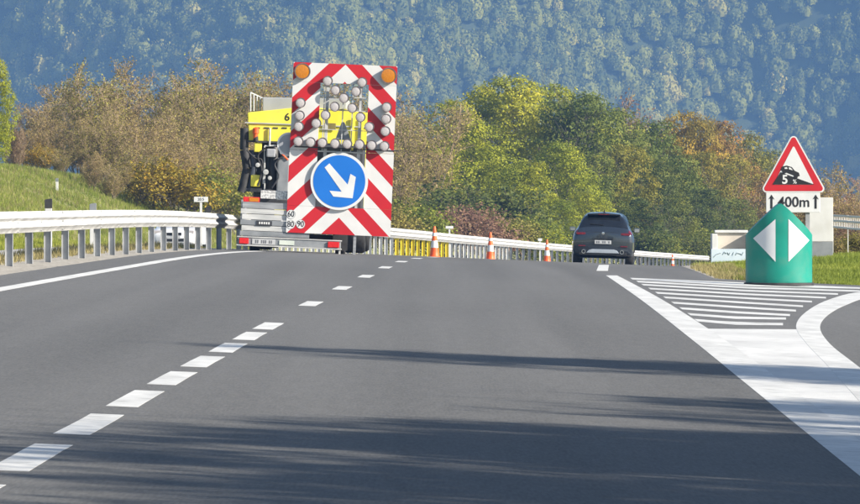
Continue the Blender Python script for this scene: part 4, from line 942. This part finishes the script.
    # aluminium drop sides of the deck, left of the board
    x0 = L(240.5, 215)[0]; x1 = xl+0.5
    for i, (py0, py1, mt) in enumerate(((236.6, 231.6, 'steel'), (231.2, 226.0, 'alu_light'), (225.6, 220.4, 'steel'), (220.0, 214.6, 'alu_light'), (214.2, 209.4, 'alu_light'), (209.0, 202.6, 'alu'))):
        a, c = L(265, py0)[1], L(265, py1)[1]; MB().bx(x0+0.03*(i % 2), x1, 0.03+0.01*(i % 2), 0.10, a, c).build('deck_board', M[mt], g, bevel=0.006)
    a = L(262, 223)[1]; p = MB().bx(L(256.5, 223)[0], L(272, 223)[0], 0.015, 0.028, a-0.05, a+0.05).build('maker_plate', M['darksteel'], g)
    for i in range(5): MB().bx(L(258, 223)[0]+0.05*i+0.02, L(258, 223)[0]+0.05*i+0.05, 0.010, 0.014, a-0.025, a+0.025).build('plate_character', M['white'], p)
    a, c = L(275, 199)[1], L(275, 190.8)[1]; ck = pm('tread_plate', (0.42, 0.42, 0.42), (0.72, 0.72, 0.70), scale=26, rough=0.4, metal=0.2, detail=1, mixpos=(0.45, 0.55))
    MB().bx(L(260.5, 195)[0], xl+0.4, 0.12, 0.30, a, c).build('tread_plate', ck, g, bevel=0.006)
    a, c = L(251, 202)[1], L(251, 197)[1]; p = MB().bx(L(243.0, 200)[0], L(259.5, 200)[0], 0.11, 0.16, a, c).build('light_bar', M['redlens'], g, bevel=0.01)
    MB().bx(L(249, 200)[0], L(258.5, 200)[0], 0.105, 0.1095, a+0.015, c-0.015).build('indicator_lens', M['amber'], p)
    for sx, xx in ((-1, x0+0.02), (1, 1.0)):
        for k in range(3): MB().bx(xx-0.02, xx+0.02, 0.105, 3.2, 0.63+0.16*k, 0.63+0.16*k+0.155).build('side_board', M['alu'], g, bevel=0.006)
    # deck, drawbar and wheels
    MB().bx(xa+0.05, xb-0.05, 0.12, 3.2, 0.50, 0.62).build('deck', M['darksteel'], g)
    MB().cyl((0, 3.2, 0.55), (0, 4.6, 0.55), 0.06).build('drawbar', M['darksteel'], g)
    for sx in (-1, 1):
        w = MB().lathe([(0.17, -0.11), (0.33, -0.11), (0.36, -0.08), (0.36, 0.08), (0.33, 0.11), (0.17, 0.11)], 'x', (sx*0.93, 1.5, 0.355), n=32).build('wheel', M['black'], g, smooth=True)
        MB().lathe([(0.0, 0.05), (0.17, 0.07), (0.17, -0.07), (0, -0.05)], 'x', (sx*0.93, 1.5, 0.355), n=24).build('rim', M['alu'], w, smooth=True)
        MB().bx(sx*0.93-0.16, sx*0.93+0.16, 0.7, 0.72, 0.10, 0.5).build('mud_flap', M['black'], g)
    MB().bx(-1.0, 0.95, 1.42, 1.58, 0.29, 0.42).build('axle', M['darksteel'], g)
    x = L(340, 246)[0]; MB().bx(x-0.02, x+0.02, -0.25, -0.2, 0.02, zc).build('support_leg', M['alu_light'], g); x = L(354.5, 246)[0]; MB().bx(x-0.03, x+0.03, 0.03, 0.08, 0.03, 0.45).build('support_leg', M['alu'], g)
arrow_trailer()

# ------------------------------------------------------------------ yellow lorry towing it
def lorry():
    Y0 = 148.0; SC = F/Y0; X0 = (306-CX)/SC; th = math.radians(2.2); Z0 = float(rz(X0, Y0))
    g = empty('yellow_lorry', (X0, Y0, Z0), 'yellow road service lorry with a grey box on top in front of the arrow board', 'lorry', rot=(0, th, -0.01))
    def L(px, py):
        dx, dz = (px-306)/SC, EYE-(py-HZ)/SC-Z0; return (dx*math.cos(th)-dz*math.sin(th), dx*math.sin(th)+dz*math.cos(th))
    def bxp(mb, pxa, pya, pxb, pyb, y0, y1):
        a = L(pxa, pya); b = L(pxb, pyb); return mb.bx(a[0], b[0], y0, y1, a[1], b[1])
    # hopper body
    body = MB().prism([L(*p) for p in ((249, 141), (368, 145), (369.5, 113), (305, 106.5), (247.5, 112.5))], 0.0, 4.2).build('hopper', M['yellow'], g, bevel=0.02)
    zr = L(255, 123)[1]; MB().bx(L(245, 123)[0], L(370, 127)[0], -0.03, -0.003, zr-0.012, zr+0.012).build('rib', M['alu_light'], body); zr = L(255, 141.5)[1]; MB().bx(L(247, 141)[0], L(369, 145)[0], -0.04, -0.003, zr-0.02, zr+0.02).build('rib', M['darksteel'], body)
    for i in range(5): bxp(MB(), 255+i*9, 128.6, 260+i*9, 127.4, -0.012, -0.003).build('catch', M['darksteel'], body)
    x, z = L(287.2, 117.3); text_part('number', '6', 0.24, (x, -0.006, z), M['blackpaint'], body, bold=0.012)
    x, z = L(317.5, 117.6); text_part('number', '2', 0.24, (x, -0.006, z), M['blackpaint'], body, bold=0.012)
    MB().prism([L(*p) for p in ((262, 111), (346, 109), (346, 98.5), (262, 97.0))], 0.35, 3.9).build('top_box', M['greybox'], g, bevel=0.02)
    # guard frame
    fr = MB(); a = L(250.3, 111); b = L(250.3, 92.5); c = L(262, 110); d = L(262, 98)
    fr.tube([(a[0], 0.1, a[1]), (b[0], 0.1, b[1]), (d[0], 0.9, d[1]), (c[0], 0.9, c[1])], 0.018)
    for t in (0.25, 0.5, 0.75): fr.cyl((a[0]+(c[0]-a[0])*t, 0.1+0.8*t, a[1]+(c[1]-a[1])*t), (b[0]+(d[0]-b[0])*t, 0.1+0.8*t, b[1]+(d[1]-b[1])*t), 0.016, n=8)
    fr.build('guard_frame', M['alu_light'], g)
    # lower machinery
    bxp(MB(), 252, 206, 364, 141.6, 0.35, 2.2).build('engine_bay', M['darksteel'], g, bevel=0.03)
    m = MB(); pts = [L(*p) for p in ((244.5, 128), (244.0, 150), (247, 168), (243, 186), (241, 192))]; m.tube([(p[0], 0.05, p[1]) for p in pts], 0.10, 12); m.build('intake_pipe', M['black'], g, smooth=True)
    m = MB(); pts = [L(*p) for p in ((252.5, 150), (253, 168), (249, 190))]; m.tube([(p[0], 0.12, p[1]) for p in pts], 0.09, 12); m.build('intake_pipe', pm('blue_black_rubber', (0.035, 0.045, 0.065), (0.06, 0.07, 0.095), scale=3, rough=0.5), g, smooth=True)
    for px, r in ((272, 0.13), (282, 0.11)):
        a, b = L(px, 190), L(px, 146); MB().lathe([(0, a[1]), (r, a[1]), (r, b[1]-0.05), (r*0.8, b[1]), (0, b[1])], 'z', (a[0], 0.12, 0), n=20).build('canister', M['blackpaint'], g, smooth=True)
    m = MB(); a = L(264.5, 190); b = L(264.5, 146); c = L(276, 145.5); m.tube([(a[0], -0.02, a[1]), (b[0], -0.02, b[1]), (c[0], -0.02, c[1])], 0.018); m.build('frame_tube', M['alu_light'], g)
    m = MB(); a = L(269.5, 146); b = L(270, 128); m.tube([(a[0], -0.04, a[1]), (b[0], -0.04, b[1])], 0.022); m.build('hydraulic_ram', M['alu_light'], g)
    bxp(MB(), 250.5, 186.5, 260.5, 175, -0.05, 0.12).build('yellow_case', M['yellow'], g, bevel=0.03)
    bxp(MB(), 262.5, 184, 265.5, 174, -0.06, 0.05).build('valve', M['alu_light'], g, bevel=0.01)
    bxp(MB(), 240, 191.5, 262, 188.5, -0.02, 0.3).build('step', M['darksteel'], g, bevel=0.01)
    bxp(MB(), 254, 152, 262, 142, -0.02, 0.3).build('bracket', M['yellow'], g, bevel=0.02)
    x, z = L(256, 131.5); MB().lathe([(0.05, -0.16), (0.055, -0.05), (0.075, -0.04), (0.07, 0.07), (0.0, 0.10)], 'z', (x, -0.08, z), n=18).build('beacon', M['orange'], g, smooth=True)
    x, z = L(256, 138); MB().lathe([(0.0, -0.08), (0.06, -0.08), (0.05, 0.04)], 'z', (x, -0.08, z), n=14).build('beacon_stalk', M['black'], g, smooth=True)
    bxp(MB(), 276, 200, 290, 158, -0.10, 0.05).build('pump_block', M['steel'], g, bevel=0.03)
    bxp(MB(), 266.5, 157, 276, 149, -0.14, 0.02).build('air_filter', M['greybox'], g, bevel=0.03)
    for pts, r, mt in ((((258, 186), (262, 170), (258, 156), (266, 148)), 0.022, 'black'), (((272, 188), (279, 176), (275, 164), (284, 156)), 0.020, 'darksteel'), (((247, 150), (255, 158), (262, 160), (263, 172)), 0.018, 'black'), (((278, 196), (270, 190), (262, 192)), 0.02, 'black'), (((284, 140), (280, 150), (288, 160)), 0.018, 'orange')):
        P = [L(*p) for p in pts]; P = cr(np.array([(p[0], -0.12, p[1]) for p in P]), np.linspace(0, len(P)-1, 14)); MB().tube([Vector(p) for p in P], r, 8).build('hose', M[mt], g, smooth=True)
    for px, py, r in ((266, 172, 0.06), (270, 178, 0.045), (258, 165, 0.05), (282, 152, 0.05)):
        x, z = L(px, py); MB().lathe([(0, -0.17), (r, -0.16), (r, -0.06), (0, -0.06)], 'y', (x, 0, z), n=18).build('gauge', M['alu_light'], g, smooth=True)
    for px in (268, 274, 281): bxp(MB(), px, 196, px+2.2, 191, -0.09, -0.02).build('fitting', M['alu_light'], g, bevel=0.005)
    # parts seen through the board's window: yellow uprights and a grey cross piece
    for px in (352.5, 362): bxp(MB(), px-2, 150, px+2, 118, -0.06, -0.032).build('upright', M['yellow'], g, bevel=0.008)
    bxp(MB(), 324, 129.5, 336, 123.4, -0.05, -0.032).build('access_flap', pm('olive_flap', (0.16, 0.13, 0.04), (0.24, 0.20, 0.06), scale=6), g, bevel=0.006)
    # chassis, wheels, cab
    MB().bx(-0.5, 0.5, 0.3, 7.4, 0.72, 0.98).build('chassis', M['darksteel'], g)
    MB().bx(-1.2, 1.2, 5.2, 7.3, 0.75, 2.75).build('cab', M['yellow'], g, bevel=0.08)
    MB().bx(-1.08, 1.08, 7.302, 7.31, 1.6, 2.5).build('windscreen', M['glass'], g)
    for y in (1.6, 6.4):
        for sx in (-1, 1):
            xo = sx*1.05; w = MB().lathe([(0.28, -0.24), (0.48, -0.24), (0.52, -0.19), (0.52, 0.19), (0.48, 0.24), (0.28, 0.24)], 'x', (xo, y, 0.525), n=36).build('wheel', M['black'], g, smooth=True)
            MB().lathe([(0, 0.08), (0.28, 0.14), (0.28, -0.14), (0, -0.08)], 'x', (xo, y, 0.525), n=28).build('rim', M['alu'], w, smooth=True)
    MB().bx(-1.1, 1.1, 1.5, 1.7, 0.4, 0.6).build('axle', M['darksteel'], g)
lorry()

# ------------------------------------------------------------------ cars
def car(name, loc, rotz, label, paint, rear_details, tilt=0.0, h_scale=1.0, roofpaint=None):
    g = empty(name, loc, label, 'car', rot=(0, tilt, rotz))
    # stations from tail to nose: y and the half section, underside edge to roof middle
    ST = [(0.03, [(0.0, .40), (.66, .42), (.80, .50), (.84, .66), (.82, .84), (.74, .96), (.55, 1.02), (0, 1.04)]),
          (0.10, [(0.0, .33), (.74, .34), (.89, .44), (.93, .68), (.90, .90), (.83, 1.02), (.62, 1.08), (0, 1.10)]),
          (0.30, [(0.0, .27), (.80, .28), (.94, .40), (.965, .72), (.93, .94), (.84, 1.09), (.64, 1.23), (0, 1.28)]),
          (0.62, [(0.0, .25), (.82, .26), (.95, .38), (.975, .74), (.94, .97), (.80, 1.19), (.57, 1.51), (0, 1.58)]),
          (0.95, [(0.0, .24), (.82, .25), (.94, .36), (.95, .78), (.92, 1.00), (.78, 1.24), (.54, 1.59), (0, 1.655)]),
          (1.60, [(0.0, .23), (.82, .24), (.92, .34), (.935, .76), (.91, .99), (.78, 1.26), (.55, 1.61), (0, 1.675)]),
          (2.50, [(0.0, .23), (.82, .24), (.92, .34), (.93, .74), (.90, .97), (.79, 1.22), (.60, 1.58), (0, 1.635)]),
          (3.05, [(0.0, .23), (.82, .24), (.92, .34), (.93, .74), (.90, .96), (.80, 1.12), (.66, 1.30), (0, 1.36)]),
          (3.45, [(0.0, .23), (.82, .24), (.93, .35), (.95, .74), (.91, .93), (.83, 1.01), (.66, 1.07), (0, 1.10)]),
          (4.15, [(0.0, .24), (.80, .25), (.93, .36), (.95, .72), (.89, .87), (.78, .94), (.60, .98), (0, 1.01)]),
          (4.55, [(0.0, .27), (.70, .28), (.84, .38), (.87, .62), (.82, .76), (.70, .83), (.52, .86), (0, .88)]),
          (4.66, [(0.0, .36), (.52, .37), (.66, .42), (.70, .56), (.66, .66), (.56, .71), (.40, .73), (0, .74)])]
    G = np.array([[(x, y, z*h_scale) for x, z in sec] for y, sec in ST])                        # stations, points, xyz
    nv = G.shape[1]
    def surf(us_, vs_):
        A = cr(G, us_); out = np.stack([cr(A[i], vs_) for i in range(len(us_))]); out[..., 0] = np.maximum(out[..., 0], 0); return out
    def normals(P):
        du = np.gradient(P, axis=0); dv = np.gradient(P, axis=1); N = np.cross(dv, du); return N/(np.linalg.norm(N, axis=2, keepdims=True)+1e-9)
    def patch(nm, u0, u1, v0, v1, mat, off=0.006, side=(1, -1), par=None, nu=10, nv_=10, fn=None, smooth=True):
        us_ = np.linspace(u0, u1, nu); vs_ = np.linspace(v0, v1, nv_); P = surf(us_, vs_)
        Pn = surf(np.linspace(0, 11, 120), np.linspace(0, nv-1, 80))
        N = normals(P); cen = np.array([0, 2.3, 0.7*h_scale]); flip = np.sign(np.sum(N*(P-cen), axis=2, keepdims=True)); N = N*np.where(flip == 0, 1, flip)
        P = P+N*off; out = []
        V = []; Fc = []
        for s in (side if v1 < nv-1.001 else (1, -1)):
            b = len(V); V += [(s*p[0], p[1], p[2]) for p in P.reshape(-1, 3)]
            for i in range(nu-1):
                for j in range(nv_-1):
                    a = b+i*nv_+j; Fc.append((a, a+1, a+nv_+1, a+nv_))
        return MB().add(V, Fc).build(nm, mat, par or g, smooth=smooth)
    us_ = np.linspace(0, 11, 89); vs_ = np.linspace(0, nv-1, 57); P = surf(us_, vs_); V = []; Fc = []; m = len(vs_)
    for s in (1, -1):
        b = len(V); V += [(s*p[0], p[1], p[2]) for p in P.reshape(-1, 3)]
        for i in range(len(us_)-1):
            for j in range(m-1): a = b+i*m+j; Fc.append((a, a+1, a+m+1, a+m))
        # close tail and nose with a fan towards the middle line
        for i in (0, len(us_)-1):
            for j in range(m-1):
                p, q = P[i, j], P[i, j+1]; k = len(V); V += [(s*p[0], p[1], p[2]), (s*q[0], q[1], q[2]), (0, q[1], q[2]), (0, p[1], p[2])]; Fc.append((k, k+1, k+2, k+3))
    MB().add(V, Fc).build('body', paint, g, smooth=True)
    # glass
    patch('side_window', 3.4, 7.4, 5.12, 5.86, M['glass'], side=(1,), nu=20); patch('side_window', 3.4, 7.4, 5.12, 5.86, M['glass'], side=(-1,), nu=20)
    patch('rear_window', 1.75, 3.05, 5.55, 7.0, M['glass'], nu=12); patch('windscreen', 6.6, 7.85, 5.65, 7.0, M['glass'], nu=12)
    # wheels
    for y in (0.86, 3.68):
        for s in (1, -1):
            xo = s*0.82
            w = MB().lathe([(0.22, -0.12), (0.34, -0.12), (0.365, -0.09), (0.365, 0.09), (0.34, 0.12), (0.22, 0.12)], 'x', (xo, y, 0.362), n=36).build('wheel', M['black'], g, smooth=True)
            MB().lathe([(0, 0.10), (0.07, 0.11), (0.22, 0.09), (0.22, -0.09), (0.07, -0.11), (0, -0.10)], 'x', (xo, y, 0.362), n=30).build('rim', M['silver'], w, smooth=True)
            MB().lathe([(0.385, -0.10), (0.43, -0.10), (0.43, 0.145), (0.385, 0.145)] if s > 0 else [(0.385, 0.10), (0.43, 0.10), (0.43, -0.145), (0.385, -0.145)], 'x', (xo, y, 0.375), n=20, a0=0.05, a1=math.pi-0.05).build('wheel_arch', M['blackpaint'], g, smooth=True)
    # mirrors
    for s in (1, -1):
        mr = MB().box((s*1.02, 3.0, 1.10*h_scale), (0.19, 0.13, 0.14)).build('mirror', paint, g, bevel=0.035, smooth=True); MB().box((s*1.02, 2.928, 1.10*h_scale), (0.15, 0.008, 0.10)).build('mirror_glass', M['chrome'], mr); MB().box((s*0.92, 3.03, 1.06*h_scale), (0.10, 0.06, 0.03)).build('mirror_arm', M['blackpaint'], mr)
    rear_details(g, patch, surf)
    return g
def suv_rear(g, patch, surf):
    p = lambda u, v: surf(np.array([u]), np.array([v]))[0, 0]
    for s in (1, -1):
        t = patch('tail_light', 0.95, 1.75, 4.45, 5.35, M['darkred'], off=0.012, side=(s,)); MB().box((s*0.70, 0.05, 0.985), (0.30, 0.05, 0.075)).build('tail_light', M['darkred'], g, bevel=0.02); MB().box((s*0.72, 0.018, 0.965), (0.20, 0.012, 0.016)).build('light_strip', pm('dull_red_lens', (0.22, 0.01, 0.02), (0.28, 0.015, 0.025), scale=20, rough=0.2), t)
        e = MB().lathe([(0.062, 0.06), (0.062, -0.05), (0.046, -0.05), (0.042, 0.0)], 'y', (s*0.60, 0.03, 0.42), n=24).build('exhaust', M['chrome'], g, smooth=True); MB().lathe([(0, 0.0), (0.041, 0.0)], 'y', (s*0.60, 0.02, 0.42), n=20).build('exhaust_mouth', M['blackpaint'], e)
        MB().box((s*0.66, 0.012, 0.60), (0.22, 0.03, 0.035)).build('reflector', M['darkred'], g, bevel=0.008)
    MB().prism([(-.52, .38), (.52, .38), (.44, .47), (.34, .50), (-.34, .50), (-.44, .47)], -0.03, 0.10).build('skid_plate', M['silver'], g, bevel=0.012)
    MB().box((0, 0.05, 0.36), (1.5, 0.12, 0.10)).build('diffuser', M['blackpaint'], g, bevel=0.02)
    pl = MB().box((0, 0.005, 0.725), (0.52, 0.018, 0.115)).build('number_plate', M['plate'], g, bevel=0.004)
    for i in range(7):
        if i not in (2, 5): MB().box((-0.19+i*0.063, -0.006, 0.725), (0.036, 0.003, 0.062)).build('plate_character', M['platedark'], pl)
    MB().box((0, 0.02, 0.83), (0.66, 0.03, 0.02)).build('handle_strip', M['blackpaint'], g, bevel=0.006)
    MB().lathe([(0, -0.02), (0.045, -0.015), (0.05, 0.02)], 'y', (0, 0.04, 1.00), n=20).build('badge', M['chrome'], g, smooth=True)
    MB().prism([(-.53, 1.575), (.53, 1.575), (.50, 1.61), (0, 1.652), (-.50, 1.61)], 0.44, 0.95).build('roof_spoiler', M['carpaint'], g, bevel=0.012); MB().box((0, 0.435, 1.595), (0.34, 0.012, 0.022)).build('brake_light', M['darkred'], g)
    MB().prism([(-0.03, 0), (0.03, 0), (0.008, 0.08), (-0.008, 0.08)], 1.05, 1.17).build('aerial', M['blackpaint'], g, loc=(0, 0, 1.66))
    MB().tube([(0, 0.25, 1.26), (-0.42, 0.30, 1.29)], 0.011, 6).build('wiper', M['blackpaint'], g); MB().box((0.10, 0.37, 1.30), (0.14, 0.01, 0.045)).build('sticker', M['amber'], g)
    MB().bx(-0.8, 0.8, 0.3, 4.4, 0.215, 0.235).build('floor_pan', M['blackpaint'], g)
Yc = 207.0; Xc = (602.3-CX)/F*Yc; hdg = -math.atan((float(xc(Yc+1))-float(xc(Yc-1)))/2)
car('dark_car', (Xc, Yc, float(rz(Xc, Yc))+0.01), hdg+0.02, 'dark slate-blue sport utility car driving over the crest, seen from behind', M['carpaint'], suv_rear, tilt=math.radians(1.6))
def white_front(g, patch, surf):
    for s in (1, -1):
        h = MB().box((s*0.62, 4.52, 0.74), (0.36, 0.20, 0.13)).build('headlight', M['lens'], g, bevel=0.03); MB().box((s*0.62, 4.61, 0.50), (0.22, 0.06, 0.09)).build('fog_lamp', M['blackpaint'], g, bevel=0.015)
    MB().box((0, 4.64, 0.66), (0.62, 0.06, 0.12)).build('grille', M['blackpaint'], g, bevel=0.015); MB().box((0, 4.64, 0.43), (0.95, 0.08, 0.12)).build('air_intake', M['blackpaint'], g, bevel=0.02)
    MB().lathe([(0, 0.05), (0.06, 0.045), (0.065, 0.0)], 'y', (0, 4.66, 0.68), n=20).build('badge', M['chrome'], g, smooth=True)
    MB().box((0, 4.69, 0.53), (0.52, 0.012, 0.11)).build('number_plate', M['plate'], g)
    MB().bx(-0.8, 0.8, 0.3, 4.4, 0.215, 0.235).build('floor_pan', M['blackpaint'], g)
Yw = 262.0; Xw = (187-CX)/F*Yw
car('white_car', (Xw, Yw, float(rz(Xw, Yw))-0.02), math.pi+hdg*1.2, 'white car coming the other way, seen through the rail posts', M['whitecar'], white_front, h_scale=0.90)

# ------------------------------------------------------------------ haze over the valley
def haze():
    m = bpy.data.materials.new('haze_air'); m.use_nodes = True; n = m.node_tree; n.nodes.remove(n.nodes['Principled BSDF'])
    v = n.nodes.new('ShaderNodeVolumePrincipled'); v.inputs['Density'].default_value = HAZE_D; v.inputs['Color'].default_value = HAZE_C
    v.inputs['Density Attribute'].default_value = ''; v.inputs['Temperature Attribute'].default_value = ''; v.inputs['Color Attribute'].default_value = ''
    v.inputs['Anisotropy'].default_value = 0.0
    n.links.new(v.outputs[0], n.nodes['Material Output'].inputs['Volume'])
    tag(MB().bx(-4700, 4700, -800, 4300, -220, 424).build('haze', m), kind='stuff')
HAZE_D, HAZE_C = 1.6e-4, (0.205, 0.40, 0.80, 1)
haze()
